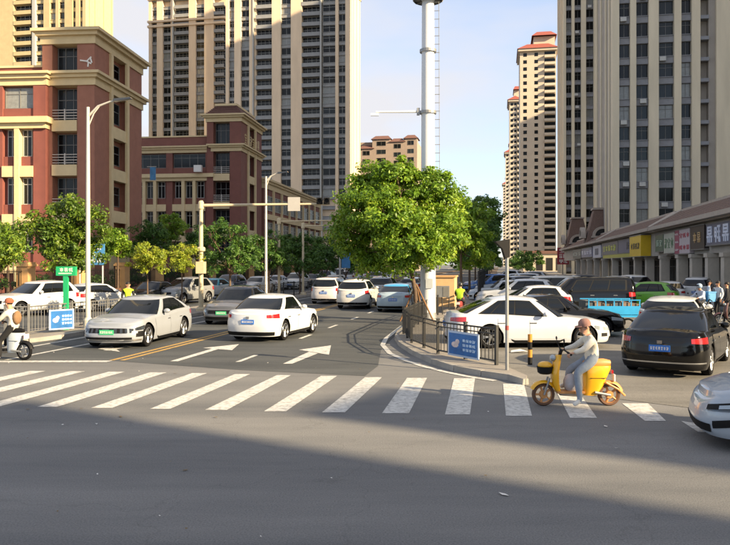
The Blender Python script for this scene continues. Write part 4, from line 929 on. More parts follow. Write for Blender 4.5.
# pale car entering from the right
ce, cei = car('pale blue-white car entering the crosswalk from the right', 'fastback', (7.0, 9.85), R(163), '#9aa3ad', lamps=m_darklamp, mod=dict(L=4.8))
for o_ in list(ce.children):
    if o_.name.split('.')[0] in ('grille', 'badge', 'fog_lamp'): bpy.data.objects.remove(o_); continue
    if o_.name.startswith('number_plate') and o_.data.vertices[0].co.x > 0:
        for q_ in list(o_.children): bpy.data.objects.remove(q_)
        bpy.data.objects.remove(o_)
for s_ in (1, -1):
    fb = (lambda u, z, s=s_: (cei['P'](u, 0, z)[0], s * abs(cei['P'](u, 0, z)[1]), cei['P'](u, 0, z)[2]))
    hl = cei['patch']('headlight_housing', .10, .262, .53, .60, m_trim, fn=fb, nu=12, nz=2, off=.012, z0b=.62, z1b=.72)
    cei['patch']('headlight_lens', .15, .24, .565, .61, m_lamp, parent=hl, fn=fb, nu=8, nz=1, off=.017, z0b=.62, z1b=.675)
    cei['patch']('bumper_vent', .13, .2, .30, .40, m_trim, fn=fb, nu=5, nz=2, off=.012, z0b=.36, z1b=.46)

# ================================================================ trees
m_bark = mat('bark', '#5b4a3b', .9, var=.3, scale=8, bump=.5, bscale=30)
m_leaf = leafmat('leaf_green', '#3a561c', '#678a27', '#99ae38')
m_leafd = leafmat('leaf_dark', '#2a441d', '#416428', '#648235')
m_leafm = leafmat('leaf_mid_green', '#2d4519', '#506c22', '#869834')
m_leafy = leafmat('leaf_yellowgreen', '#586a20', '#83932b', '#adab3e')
def leaves(lobes, n, size, seed, m, clump=.4, parent=None, name='crown', flatten=1.0, dens=60):
    rs = np.random.RandomState(seed); lob = np.array(lobes, float)      # x y z r
    wgt = lob[:, 3] ** 2; wgt /= wgt.sum()
    nc = max(12, n // dens); li = rs.choice(len(lob), nc, p=wgt)
    d = rs.normal(size=(nc, 3)); d /= np.linalg.norm(d, axis=1)[:, None]; d[:, 2] = np.where(d[:, 2] < -.55, -d[:, 2] * .6, d[:, 2])
    cr = lob[li, 3] * (.5 + .62 * rs.rand(nc) ** .5)
    cc = lob[li, :3] + d * cr[:, None] * np.array([1, 1, flatten])
    ci = rs.randint(0, nc, n); e = rs.normal(size=(n, 3)); e /= np.linalg.norm(e, axis=1)[:, None]
    rr = clump * (.5 + .8 * rs.rand(nc))[ci] * rs.rand(n) ** .4
    pos = cc[ci] + e * rr[:, None] * np.array([1, 1, .72])
    nrm = .55 * e + .35 * d[ci] + np.array([0, 0, .35]) + .55 * rs.normal(size=(n, 3)); nrm /= np.linalg.norm(nrm, axis=1)[:, None]
    ax = np.cross(nrm, rs.normal(size=(n, 3))); ax /= np.linalg.norm(ax, axis=1)[:, None]; bx = np.cross(nrm, ax)
    s = size * (.6 + .8 * rs.rand(n))[:, None]
    v = np.stack([pos - ax*s, pos - bx*s*.42 + nrm*s*.12, pos + ax*s, pos + bx*s*.42 + nrm*s*.12], 1).reshape(-1, 3)
    me = bpy.data.meshes.new(name); me.vertices.add(4*n); me.vertices.foreach_set('co', v.ravel())
    me.loops.add(4*n); me.loops.foreach_set('vertex_index', np.arange(4*n)); me.polygons.add(n); me.polygons.foreach_set('loop_start', np.arange(n)*4); me.polygons.foreach_set('loop_total', np.full(n, 4))
    at = me.attributes.new('rnd', 'FLOAT', 'FACE'); tone = rs.rand(nc)[ci] * .45 + rs.rand(n) * .55; at.data.foreach_set('value', tone.astype(np.float32))
    me.materials.append(m); me.update(calc_edges=True); me.validate(); return inst(name, me, parent)
def tree(label, base, lobes, trunk, n, size, m, seed, clump=.4, tr=.09, group=None, name='street_tree', braces=False, z0=.12):
    """lobes and trunk points are in world metres; trunk is a polyline from the ground"""
    t = thing(name, label, 'tree', (base[0], base[1], z0), 0, group); b = Vector((base[0], base[1], z0))
    tk = [Vector(p) - b for p in trunk]; mb = MB(); k = len(tk)
    mb.tube(tk, [tr * (1.25 if i == 0 else 1 - .5*i/k) for i in range(k)], 10)
    rng = random.Random(seed); top = tk[-1]
    for l in lobes:
        e = Vector(l[:3]) - b; m1 = top.lerp(e, .5) + Vector((rng.uniform(-.2, .2), rng.uniform(-.2, .2), -.1))
        mb.tube([tk[-2].lerp(top, rng.uniform(.3, 1)), m1, e, e + (e - m1) * .5], [tr*.5, tr*.34, tr*.2, tr*.08], 6)
        for j in range(4):
            d = Vector((rng.uniform(-1, 1), rng.uniform(-1, 1), rng.uniform(-.2, 1))).normalized() * l[3] * .85; mb.tube([m1.lerp(e, .6), e.lerp(e + d, .5) + Vector((0,0,.08)), e + d], [tr*.2, tr*.12, tr*.05], 5)
    mb.build('trunk', m_bark, t, 50)
    leaves([(l[0]-b.x, l[1]-b.y, l[2]-b.z, l[3]) for l in lobes], n, size, seed, m, clump, t, dens=110 if n > 40000 else 70)
    if braces:
        for a in (-.6, 1.2, 2.9): MB().tube([(math.cos(a)*.75, math.sin(a)*.75, .02), (tk[1].x*.6, tk[1].y*.6, 1.55)], .035, 8).build('brace_pole', mat('brace_wood', '#7a5a3c', .85, var=.2, scale=6), t)
    return t
def pxl(lst, Y, F_=F):      # lobes from photo circles (x, y, r, dy)
    return [(*A(x, y, Y + dy), r * (Y + dy) / F) for x, y, r, dy in lst]
def lob_xy(x, Y, top, bot, wid, seed, k=7):
    rng = random.Random(seed); c = A(x, (top + bot) / 2, Y); rx = wid / 2 * Y / F; rz = (bot - top) / 2 * Y / F; out = []
    for i in range(k):
        a = 2*math.pi*i/k + rng.uniform(-.3, .3); q = rng.uniform(.4, .62); out.append((c[0] + math.cos(a)*rx*q, c[1] + math.sin(a)*rx*q, c[2] + rng.uniform(-.5, .45)*rz, rx * rng.uniform(.4, .52)))
    out.append((c[0], c[1], c[2] + rz*.5, rx*.48)); out.append((c[0], c[1], c[2] - rz*.1, rx*.55)); return out
Yt = 30.0; bx, by = A(418, 0, Yt)[0], Yt
big = pxl([(362,212,24,-.3),(352,232,20,.4),(372,190,24,.3),(398,182,22,-.4),(385,215,26,-1.2),(412,205,25,.6),(430,186,20,.2),(446,205,20,.3),(438,232,26,-.4),(452,228,15,.6),(410,240,28,-1.3),(380,245,26,.2),(356,252,15,.4),(398,264,17,-.4),(425,258,17,-.8),(372,268,13,.3),(440,256,14,.8)], Yt); big = [(a_, b_, c_, d_*.95) for a_, b_, c_, d_ in big]
tree('big round-crowned camphor tree leaning beside the white mast on the corner', (bx, by), big, [(bx, by, .1), (bx - .12, by, 1.4), (bx - .3, by - .1, 2.3), (bx - .5, by - .1, 3.2)], 60000, .082, m_leaf, 1, .42, .11, name='street_tree', braces=True)
def small_tree(label, x, c, top, bot, wid, n, m, seed, size=.07, clump=.3, lean=0, tr=.06, group=None):
    Y = YC(x, c); b = C(c, Y); L_ = lob_xy(x, Y, top, bot, wid, seed); zc = A(x, bot, Y)[2]
    tree(label, b, L_, [(b[0], b[1], .1), (b[0]+lean*.5, b[1], zc*.6), (b[0]+lean, b[1], zc + .1), (b[0]+lean, b[1], zc + .5)], n, size, m, seed, clump, tr, group)
CV = -15.7
small_tree('full round green tree behind the green street sign', 66, -17.0, 197, 284, 84, 16000, m_leafm, 11, .075, .34, tr=.07)
small_tree('green tree cut by the left edge beside the white sport utility car', -8, CV, 216, 292, 58, 8000, m_leafm, 12, .07, .3)
small_tree('slim yellow-green tree behind the silver saloon', 147.5, CV, 243, 279, 38, 4500, m_leafy, 13, .06, .24, tr=.04)
small_tree('slim yellow-green tree in front of the grey sport utility car', 182, CV, 240, 279, 38, 4500, m_leafy, 14, .06, .24, tr=.04)
GT = 'dark trees along the shaded verge'
for i, (x, top, bot, wid, l) in enumerate([(230, 219, 280, 54, 'dark round tree just beyond the signal gantry pole'), (269, 232, 282, 44, 'dark tree around the slender lamp post'), (300, 232, 283, 46, 'dark tree under the far end of the signal arm'),
        (324, 236, 282, 36, 'dark tree beside the blue lamp-post banner'), (346, 240, 280, 34, 'dark tree beyond the blue lamp-post banner'), (362, 244, 278, 30, 'small dark tree behind the big corner tree'), (374, 248, 277, 26, 'farthest dark tree of the shaded verge')]):
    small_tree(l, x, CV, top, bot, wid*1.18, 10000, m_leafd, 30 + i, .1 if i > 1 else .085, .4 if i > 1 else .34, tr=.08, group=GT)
# trees inside the school yard
for i, (x, Y, top, bot, wid, l) in enumerate([(118, 57, 228, 262, 36, 'low dark green shrub tree behind the school fence pillars'), (150, 66, 222, 262, 44, 'dark yard tree behind the first yellow-green tree'), (170, 72, 210, 258, 40, 'taller yard tree in front of the maroon school wing'), (196, 76, 228, 262, 36, 'yard tree behind the gantry pole'), (8, 52, 226, 268, 40, 'yard tree against the brick wing at the left edge'), (250, 88, 240, 268, 40, 'yard tree at the foot of the lettered tower')]):
    p = A(x, 0, Y); zc = A(x, bot, Y)[2]
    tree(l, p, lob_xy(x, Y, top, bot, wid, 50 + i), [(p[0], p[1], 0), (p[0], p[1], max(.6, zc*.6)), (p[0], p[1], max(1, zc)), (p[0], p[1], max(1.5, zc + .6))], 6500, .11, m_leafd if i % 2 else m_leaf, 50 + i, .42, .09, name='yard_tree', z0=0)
# trees on the median strip behind the mast
for i, (Y, hh, l) in enumerate([(43, 6.2, 'green tree on the median just behind the ochre gate box'), (55, 7.6, 'second median tree behind the ochre gate box'), (68, 8.4, 'tall dark median tree right of the big corner tree'), (82, 8.4, 'dark median tree beyond the tall one'), (98, 8.6, 'median tree near the blue parked car'), (116, 8.8, 'median tree deep along the iron fence'), (138, 9, 'distant median tree along the iron fence'), (165, 9, 'very distant median tree'), (200, 9, 'last median tree of the avenue')]):
    b = C(-2.3, Y); rng = random.Random(80 + i); w = 2.3 if i else 1.7; L_ = []
    for k in range(9): a = k*2.4; L_.append((b[0] + math.cos(a)*w*.55, b[1] + math.sin(a)*w*.55, 2.6 + (hh - 3.4)*(k + .5)/9, w * rng.uniform(.45, .6)))
    L_.append((b[0], b[1], hh - 1.1, w*.5))
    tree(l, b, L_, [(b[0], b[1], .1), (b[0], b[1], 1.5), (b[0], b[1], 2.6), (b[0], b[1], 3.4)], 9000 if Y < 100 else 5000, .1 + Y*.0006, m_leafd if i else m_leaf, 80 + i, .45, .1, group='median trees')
# far trees closing the avenue, one mass
L_ = []
for i in range(46):
    rng = random.Random(200 + i); Y = rng.uniform(230, 340); c_ = rng.uniform(-16, -3); b = C(c_, Y); L_.append((b[0], b[1], rng.uniform(2, 5.5), rng.uniform(1.8, 3)))
for i in range(20):
    rng = random.Random(300 + i); Y = rng.uniform(180, 260); b = C(rng.uniform(4, 9), Y); L_.append((b[0], b[1], rng.uniform(2, 5), rng.uniform(1.5, 2.6)))
o = leaves(L_, 26000, .3, 77, m_leafd, .9, None, 'far_trees'); o['kind'] = 'stuff'; tag(o, 'dark mass of far trees closing the avenue', 'trees')
# hedge behind the school fence
o = leaves([(*C(-31.8 + random.uniform(-.3, .3), 36 + i*1.3), random.uniform(.7, 1.5), .8) for i in range(60)], 24000, .11, 78, m_leafd, .4, None, 'hedge'); tag(o, 'dark hedge growing behind the iron school fence', 'hedge'); o['kind'] = 'stuff'

# ================================================================ street furniture
m_mast = mat('white_mast_paint', '#c9cccf', .45, var=.04, scale=.5)
m_galv = mat('galvanised_steel', '#8c8d8d', .45, .5, var=.12, scale=3)
m_pole = mat('pale_pole_paint', '#b8b4aa', .5, var=.06)
m_green = mat('green_sign', '#1f9a63', .45, var=.06)
m_rail = mat('dark_rail_paint', '#2c2c2c', .5, .2, var=.2)
m_grail = mat('grey_rail_paint', '#6f6f6e', .5, .2, var=.2)
m_poster = mat('poster_blue', '#1f5f9e', .4, var=.3, scale=4)
m_pframe = mat('poster_frame', '#a8b8cc', .4, var=.05)
# white telecom mast
p = A(428, 0, 31.5); t = thing('telecom_mast', 'tall white telecom mast with step bolts and antennas rising beside the big tree', 'mast', (p[0], p[1], .12))
MB().tube([(0,0,0), (0,0,8), (0,0,15), (0,0,24)], [.34, .29, .255, .22], 24).build('shaft', m_mast, t, 40)
MB().lathe([(.6, 0), (.6, .06), (.37, .06), (.35, .3)], 24).build('base_flange', m_galv, t)
for k in range(46):
    z = 3.2 + k*.36; r_ = .34 - z*.0042; MB().tube([(r_ - .03, -.05, z), (r_ + .2, -.07, z)], .014, 6).build('step_bolt', m_galv, t)
MB().tube([(.5, -.07, 3.0), (.44, -.07, 20)], .012, 6).build('safety_rail', m_galv, t)
for k, z in enumerate((8.85, 5.5, 11.5)): MB().lathe([(.36, z), (.36, z + .12)], 20).build('clamp_band', m_galv, t)
MB().tube([(-.3, 0, 8.95), (-2.25, -.02, 8.93)], [.055, .04], 10).build('camera_arm', m_mast, t); MB().cbox((-2.3, -.02, 8.82), (.34, .11, .11)).build('camera', m_mast, t); MB().cbox((-.42, 0, 8.95), (.12, .16, .3)).build('arm_bracket', m_galv, t)
MB().lathe([(.62, 13.72), (.66, 13.76), (.66, 13.8), (.3, 13.8)], 24).build('antenna_ring', m_galv, t)
for k in range(6):
    a = k*math.pi/3 + .3; MB().tube([(0,0,13.76), (math.cos(a)*.66, math.sin(a)*.66, 13.76), (math.cos(a)*.75, math.sin(a)*.75, 13.95)], .03, 6).build('antenna_arm', m_galv, t)
    MB().cbox((math.cos(a)*.8, math.sin(a)*.8, 14.9), (.14, .28, 1.7), Matrix.Rotation(a, 3, 'Z')).build('panel_antenna', m_mast, t)
MB().cbox((.02, -.36, 1.55), (.3, .03, .42)).build('warning_plate', mat('plate_grey', '#9aa0a6', .5), t)
# street lamps
def lamp(label, x, h, armx, banner=False):
    Y = YC(x, CV + .4); b = C(CV + .4, Y); t = thing('street_lamp', label, 'street lamp', (*b, .12), RZ, 'street lamps on the verge')
    MB().tube([(0,0,0), (0,0,h*.5), (0,0,h)], [.1, .08, .06], 14).build('post', m_pole, t, 40); MB().lathe([(.16, 0), (.16, .3), (.11, .4)], 14).build('base', m_pole, t)
    MB().tube([(0,0,h-.35), (armx*.35,0,h+.02), (armx*.75,0,h+.16), (armx,0,h+.2)], [.045, .04, .035, .03], 8).build('arm', m_pole, t, 40)
    MB().tube([(0,0,h-.75), (armx*.2,0,h-.25), (armx*.4,0,h+.02)], .025, 8).build('stay', m_pole, t)
    MB().add([(armx-.1,-.1,h+.16),(armx+.62,-.08,h+.24),(armx+.62,.08,h+.24),(armx-.1,.1,h+.16),(armx-.1,-.06,h+.27),(armx+.55,-.05,h+.3),(armx+.55,.05,h+.3),(armx-.1,.06,h+.27)],
        [(3,2,1,0),(4,5,6,7),(0,1,5,4),(1,2,6,5),(2,3,7,6),(3,0,4,7)]).build('lamp_head', m_darklamp, t)
    if banner:
        MB().box(.15, 1.0, -.02, .02, 2.0, 3.6).build('banner', m_bluebd, t)
        for z in (2.0, 3.6): MB().tube([(0,0,z), (1.0,0,z)], .02, 6).build('banner_bracket', m_pole, t)
    return t
lamp('white street lamp post in front of the brick school corner', 88, 8.2, 1.15)
lamp('slender street lamp post rising from the dark verge trees', 266, 8.1, .9)
lamp('distant street lamp post carrying a blue banner', 340, 7.6, .9, True)
# signal gantries
def gantry(label, x, h, L, heads, full=True):
    Y = YC(x, CV + .5); b = C(CV + .5, Y); t = thing('signal_gantry', label, 'signal gantry', (*b, .12), 0, None if full else 'slim gantry arms over the street')
    MB().tube([(0,0,0), (0,0,h + .25)], [.125, .1] if full else [.1, .08], 14).build('post', m_creampole, t, 40); MB().lathe([(.26, 0), (.26, .12), (.18, .2)], 14).build('base', m_creampole, t)
    MB().tube([(0,0,h), (L*.5,0,h+.05), (L,0,h+.08)], [.085, .065, .05] if full else [.05, .045, .04], 12).build('arm', m_creampole, t, 40)
    MB().lathe([(.12, h-.2), (.145, h-.15), (.145, h+.16), (.12, h+.2), (0, h+.26)], 14).build('joint', m_creampole, t)
    if heads:
        MB().box(L*.68, L*.775, -.06, .02, h-.28, h+.42).build('sign_box', mat('sign_back', '#9c9a97', .6, var=.06), t)
        for k in (0, 1):
            hd = MB().box(L*.905+k*.36, L*.905+k*.36+.3, -.1, .12, h+.06, h+.4).build('signal_head', m_trim, t)
            for q in range(1): MB().lathe([(.11, 0), (.13, -.14), (.12, -.14), (.1, 0)], 12, 'y', (L*.905+k*.36+.15, -.1, h+.23)).build('visor', m_trim, hd)
        MB().box(-.2, .2, -.3, .3, 1.9, 2.5).build('control_box', m_creampole, t); MB().lathe([(.15, 3.0), (.22, 3.05), (.22, 3.2), (.15, 3.25)], 12).build('camera_collar', m_creampole, t)
    return t
m_creampole = mat('cream_pole_paint', '#b9ab8e', .55, var=.07)
gantry('cream traffic signal gantry with twin signal heads at the arm end', 201, 5.35, 6.5, True)
gantry('slim gantry arm crossing in front of the maroon classroom wing', 279, 5.3, 4.2, False, False)
gantry('second slim gantry arm further along the verge', 303, 5.3, 4.2, False, False)
# green street sign
p = G(66, 333); t = thing('street_sign', 'green street name sign on a broad green post above the boarded railing', 'street sign', (p[0], p[1] , .12), R(-3))
MB().box(-.085, .085, -.05, .05, 0, 1.95).build('post', m_green, t); MB().box(-.34, .38, -.07, .07, 1.96, 2.29).build('name_board', m_green, t)
rng = random.Random(21); mb = MB()
for k in range(3): glyph(mb, -.2 + k*.17, 2.1, .13, .14, -.07, rng, .16, dy=.008)
for k in range(9): mb.box(-.24 + k*.055, -.24 + k*.055 + .035, -.078, -.07, 2.02, 2.06)
mb.build('lettering', m_sign_w, t)
# railings built post by post, bar by bar
def fence(name, label, pts, h, m, bar=.13, z=.12, posts=None, seg_post=1.6, br=.011, poster=None, rails=(.12, 1.0), barr=None):
    pts = [Vector(p) for p in pts]; t = thing(name, label, 'railing', (pts[0].x, pts[0].y, z), 0); o = pts[0]
    bm = CACHE.setdefault(('bar', h, br, m.name), MB().tube([(0,0,h*rails[0]), (0,0,h*rails[1])], br, 6).mesh('bar', m)); pm = CACHE.setdefault(('post', h, m.name), MB().box(-.035, .035, -.035, .035, 0, h + .06).box(-.045, .045, -.045, .045, h + .06, h + .09).mesh('post', m))
    inst('post', pm, t, (0, 0, 0))
    for a, b in zip(pts, pts[1:]):
        a_, b_ = a - o, b - o; L = (b - a).length; n = max(1, round(L / seg_post))
        for f in rails: MB().tube([(a_.x, a_.y, h*f), (b_.x, b_.y, h*f)], .022, 8).build('rail', m, t)
        MB().tube([(a_.x, a_.y, h*.86), (b_.x, b_.y, h*.86)], .015, 8).build('rail', m, t)
        nb = int(L / bar); ang = math.atan2(b_.y - a_.y, b_.x - a_.x)
        for i in range(1, n + 1): q = a_.lerp(b_, i / n); inst('post', pm, t, (q.x, q.y, 0), (0, 0, ang))
        for i in range(1, nb): q = a_.lerp(b_, i / nb); inst('bar', bm, t, (q.x, q.y, 0))
    return t
fp = [C(-2.9, 34), C(-3.2, 30), G(403.5, 337.5), G(411.5, 347), G(438, 358.5), G(496.4, 370.3)]
fence('railing', 'black steel railing curving round the corner island', fp, .85, m_rail, seg_post=1.5, bar=.14)
def poster(label, a, b, z0, z1, name='poster', dark='#2a6aa8', seed=1):
    a, b = Vector(a), Vector(b); w = (b - a).length; ang = math.atan2(b.y - a.y, b.x - a.x)
    t = thing(name, label, 'poster', (a.x, a.y, 0), ang)
    MB().box(0, w, -.075, -.05, z0, z1).build('frame', m_pframe, t); MB().box(.06, w - .06, -.082, -.074, z0 + .05, z1 - .05).build('print', m_poster, t)
    rng = random.Random(seed); mb = MB()
    for r_ in range(3):
        for k in range(4): glyph(mb, w*.5 + k*w*.105, z0 + (z1-z0)*(.25 + .18*r_), w*.085, (z1-z0)*.11, -.083, rng, .2, dy=.004)
    mb.build('lettering', mat('poster_text', '#b9cfe4', .5, var=.05), t)
    mb = MB().ball((w*.25, -.083, (z0+z1)/2 - .02), (w*.12, .005, (z1-z0)*.12), 10).ball((w*.33, -.083, (z0+z1)/2 + .06), (w*.07, .005, (z1-z0)*.1), 10); mb.build('picture', mat('poster_picture', '#c9b8b4', .5, var=.3, scale=9), t)
    return t
fa, fb_ = Vector(G(438, 358.5)), Vector(G(496.4, 370.3))
poster('blue poster with pale writing tied to the corner railing', fa.lerp(fb_, .23), fa.lerp(fb_, .76), .17, .80, seed=3)
fence('railing', 'grey steel railing along the verge behind the moped rider', [C(-16.4, 24.2), C(-15.75, 24.4), C(-15.6, 29), C(-15.6, 34)], .95, m_grail, bar=.16, seg_post=2.0)
fence('railing', 'dark railing along the verge under the street trees', [C(-15.3, 44), C(-15.3, 72)], 1.0, m_rail, bar=.3, seg_post=2.5)
a = Vector(C(-15.72, 25.3)); q = Vector(G(48, 334)); poster('blue and white poster board on the grey verge railing', (G(48, 336.5)), (G(73, 334.5)), .22, .92, seed=5)
fence('railing', 'black iron fence beside the median trees', [C(-1.25, 42), C(-1.25, 75)], 1.9, m_rail, bar=.25, seg_post=3, br=.015)
# beige gate box with grey meter cabinet
p = A(433, 0, 36); t = thing('gate_box', 'ochre rendered gate box with a pale coping behind the mast', 'kiosk', (p[0], p[1], .12), RZ)
MB().box(0, 1.05, 0, 2.2, 0, 1.72).build('wall', mat('ochre_render', '#c2a074', .85, var=.1), t); MB().box(-.06, 1.11, -.06, 2.26, 1.72, 1.8).build('coping', m_post, t); MB().box(-.03, 1.08, -.03, 2.23, 0, .28).build('plinth', m_pave, t)
p = A(436, 0, 34.3); t = thing('meter_cabinet', 'small grey meter cabinet on a bent frame by the mast', 'cabinet', (p[0], p[1], .12), RZ)
MB().box(.0, .62, 0, .2, .82, 1.35).build('box', m_galv, t); MB().box(.33, .6, -.015, 0, .86, 1.3).build('door', m_frame, t)
for x in (.3, .58): MB().tube([(x, .1, 0), (x + (.03 if x > .4 else -.03), .1, .82)], .025, 8).build('leg', m_rail, t)
# sign post by the lot entrance
p = G(507, 375.5); t = thing('sign_post', 'steel post with a dark hooded sign seen from behind at the lot entrance', 'sign post', (p[0], p[1], 0), R(8))
MB().tube([(0,0,0), (0,0,3.05)], .04, 12).build('post', m_galv, t, 40)
MB().prism_y([(-.28, 3.0), (.05, 3.06), (.05, 2.66), (-.05, 2.62), (-.12, 2.84)], -.06, .08).build('sign_hood', m_trim, t)
MB().lathe([(.043, 1.02), (.043, 1.12)], 12).build('sticker', mat('red_sticker', '#8c3a34', .6), t); MB().lathe([(.09, 0), (.09, .03), (.05, .05)], 12).build('base', m_galv, t)
# bollard
p = G(530, 364.8); t = thing('bollard', 'short black and amber banded bollard beside the long white saloon', 'bollard', (p[0], p[1], 0))
m_amb = mat('amber_band', '#b07a2a', .5, var=.1)
for k in range(4): MB().lathe([(0 if k == 0 else .055, k*.19), (.055, k*.19), (.055, k*.19 + .19), (0 if k == 3 else .055, k*.19 + .19)], 16).build('band', m_amb if k % 2 else m_trim, t, 40)
# litter by the lot
p = G(519, 352.8); tag(MB().add([(-.25,-.1,.02),(.1,-.14,.06),(.28,.02,.02),(.05,.12,.09),(-.2,.1,.05)], [(0,1,3),(1,2,3),(0,3,4)]).build('litter', m_sign_w, loc=(p[0], p[1], .01)), 'crumpled white litter on the paving near the bollard', 'litter')

# ================================================================ people
m_skin = mat('skin', '#b98a6e', .55, var=.08, scale=20)
m_hair = mat('dark_hair', '#1d1815', .6, var=.2)
def cloth(c): return mat('cloth_' + c, c, .9, var=.16, scale=9, bump=.25, bscale=18)
m_shoe = mat('white_shoe', '#c8c6c0', .7, var=.08)
def hand_mesh():
    if 'hand' in CACHE: return CACHE['hand']
    mb = MB(); mb.ball((.045, 0, 0), (.055, .043, .02), 10)
    for k, (y, l) in enumerate(((.032, .066), (.011, .075), (-.011, .07), (-.031, .056))):
        mb.tube([(.07, y, .004), (.07 + l*.5, y, -.006), (.07 + l*.72, y, -.034), (.07 + l*.45, y, -.06)], [.0095, .009, .008, .007], 6)
    mb.tube([(.02, .04, 0), (.05, .062, -.012), (.075, .058, -.035)], [.012, .0105, .008], 6)
    CACHE['hand'] = mb.mesh('hand', m_skin, 60); return CACHE['hand']
def person(label, pos, rz, J, top, legs, shoes=None, scale=1.0, sleeves=None, hat=None, hair=True, vest=None, group=None, z=0.0, face=(1, 0, 0)):
    """J: joint positions, local x forward; one skinned body"""
    names = ['pelvis', 'spine', 'chest', 'neck', 'jaw', 'head', 'crown'] + [a + s for s in 'LR' for a in ('sh', 'el', 'wr', 'hip', 'kn', 'an', 'toe')]
    ed = [('pelvis','spine'),('spine','chest'),('chest','neck'),('neck','jaw'),('jaw','head'),('head','crown')]
    for s in 'LR': ed += [('chest','sh'+s),('sh'+s,'el'+s),('el'+s,'wr'+s),('pelvis','hip'+s),('hip'+s,'kn'+s),('kn'+s,'an'+s),('an'+s,'toe'+s)]
    rad = dict(pelvis=(.15,.125), spine=(.15,.12), chest=(.165,.125), neck=(.056,.056), jaw=(.072,.08), head=(.088,.1), crown=(.06,.065), sh=(.078,.078), el=(.056,.056), wr=(.04,.034), hip=(.1,.1), kn=(.072,.072), an=(.05,.05), toe=(.045,.034))
    me = bpy.data.meshes.new('person_cage'); me.from_pydata([J[n] for n in names], [(names.index(a), names.index(b)) for a, b in ed], [])
    o = bpy.data.objects.new('person_cage', me); COL.objects.link(o); md = o.modifiers.new('skin', 'SKIN'); md.use_smooth_shade = True; md.branch_smoothing = .4
    for i, n in enumerate(names):
        r_ = rad[n if n in rad else n[:-1]]; sv = me.skin_vertices[0].data[i]; sv.radius = (r_[0], r_[1]); sv.use_root = (i == 0)
    o.modifiers.new('sub', 'SUBSURF').levels = 2; o.modifiers['sub'].render_levels = 2
    dg = bpy.context.evaluated_depsgraph_get(); dg.update(); m2 = bpy.data.meshes.new_from_object(o.evaluated_get(dg)); bpy.data.objects.remove(o)
    mats = [m_skin, cloth(top), cloth(legs), shoes or m_shoe, cloth(sleeves or top), cloth(vest or top)]
    m2.materials.clear(); [m2.materials.append(q) for q in mats]
    def bm(a, b):
        if b.startswith('toe'): return 3
        if b[:2] in ('hi', 'kn', 'an'): return 2
        if b in ('jaw', 'head', 'crown'): return 0
        if b[:2] in ('el', 'wr'): return 4
        return 5 if b in ('spine', 'chest') or b[:2] == 'sh' else 1
    segs = [(Vector(J[a]), Vector(J[b]), bm(a, b), (rad[b if b in rad else b[:-1]][0])) for a, b in ed]
    idx = []
    for p in m2.polygons:
        c = p.center; best = None
        for a, b, mi, r_ in segs:
            d = b - a; f = max(0, min(1, (c - a).dot(d) / d.length_squared)); q = (c - (a + d*f)).length - r_ * .5
            if best is None or q < best[0]: best = (q, mi, f)
        idx.append(best[1])
    m2.polygons.foreach_set('material_index', idx); m2.polygons.foreach_set('use_smooth', [True]*len(idx)); m2.name = 'person'
    ob = inst('person', m2, None, (pos[0], pos[1], z), (0, 0, rz), (scale,)*3); tag(ob, label, 'person', group)
    hd = Vector(J['head']); fw = Vector(face).normalized(); sd_ = Vector((0, 0, 1)).cross(fw).normalized(); up = fw.cross(sd_); M3 = Matrix((fw, sd_, up)).transposed()
    T = lambda a, b, c: hd + M3 @ Vector((a, b, c))
    MB().tube([T(.085, 0, .0), T(.112, 0, -.035), T(.088, 0, -.045)], [.01, .016, .012], 6).build('nose', m_skin, ob, 60)
    for s in (1, -1):
        MB().ball(T(.0, s*.092, -.015), (.02, .012, .032), 8).build('ear', m_skin, ob, 60); MB().ball(T(.083, s*.034, .008), (.008, .012, .007), 6).build('eye', m_hair, ob)
    MB().ball(T(.086, 0, -.075), (.006, .024, .006), 6).build('mouth', mat('lips', '#8c5a4e', .6), ob)
    if hair: MB().ball(T(-.018, 0, .035), (.1, .098, .092), 14).build('hair', m_hair, ob, 60)
    if hat:
        kind, c_ = hat; mh = cloth(c_)
        if kind == 'cap':
            mb = MB(); mb.lathe([(.108, -.02), (.112, .02), (.1, .07), (.06, .105), (0, .115)], 18); v = [T(q[0] - .01, q[1], q[2] + .03) for q in mb.v]; mb.v = [tuple(q) for q in v]
            mb.build('cap', mh, ob, 60)
            mb = MB(); pts = [(.09 + .09*math.cos(a), .085*math.sin(a)) for a in np.linspace(-1.5, 1.5, 9)]
            v0 = [T(x, y, .022) for x, y in pts] + [T(x*.98, y, .034) for x, y in pts]; n = len(pts)
            mb.add(v0, [tuple(range(n-1, -1, -1)), tuple(range(n, 2*n))] + [(i, i+1, n+i+1, n+i) for i in range(n-1)]); mb.build('cap_peak', mh, ob)
        else:
            MB().ball(T(-.01, 0, .03), (.135, .125, .125), 16).build('helmet', mat('helmet_' + c_, c_, .3, var=.05, coat=.5), ob, 60)
            MB().ball(T(.1, 0, .05), (.03, .09, .04), 10).build('helmet_peak', m_trim, ob, 60)
    hm = hand_mesh()
    for s in 'LR':
        w_, e_ = Vector(J['wr'+s]), Vector(J['el'+s]); d = (w_ - e_).normalized(); u = Vector((0, 0, 1)); sdv = u.cross(d).normalized(); u2 = d.cross(sdv)
        M = Matrix((d, sdv * (1 if s == 'R' else -1), u2 * (1 if s == 'R' else 1))).transposed()
        if M.determinant() < 0: M = Matrix((d, sdv * (1 if s == 'R' else -1), -u2)).transposed() if False else M
        h_ = inst('hand', hm, ob, w_ - d*.01); h_.matrix_local = Matrix.Translation(w_ - d*.01) @ M.to_4x4()
    return ob
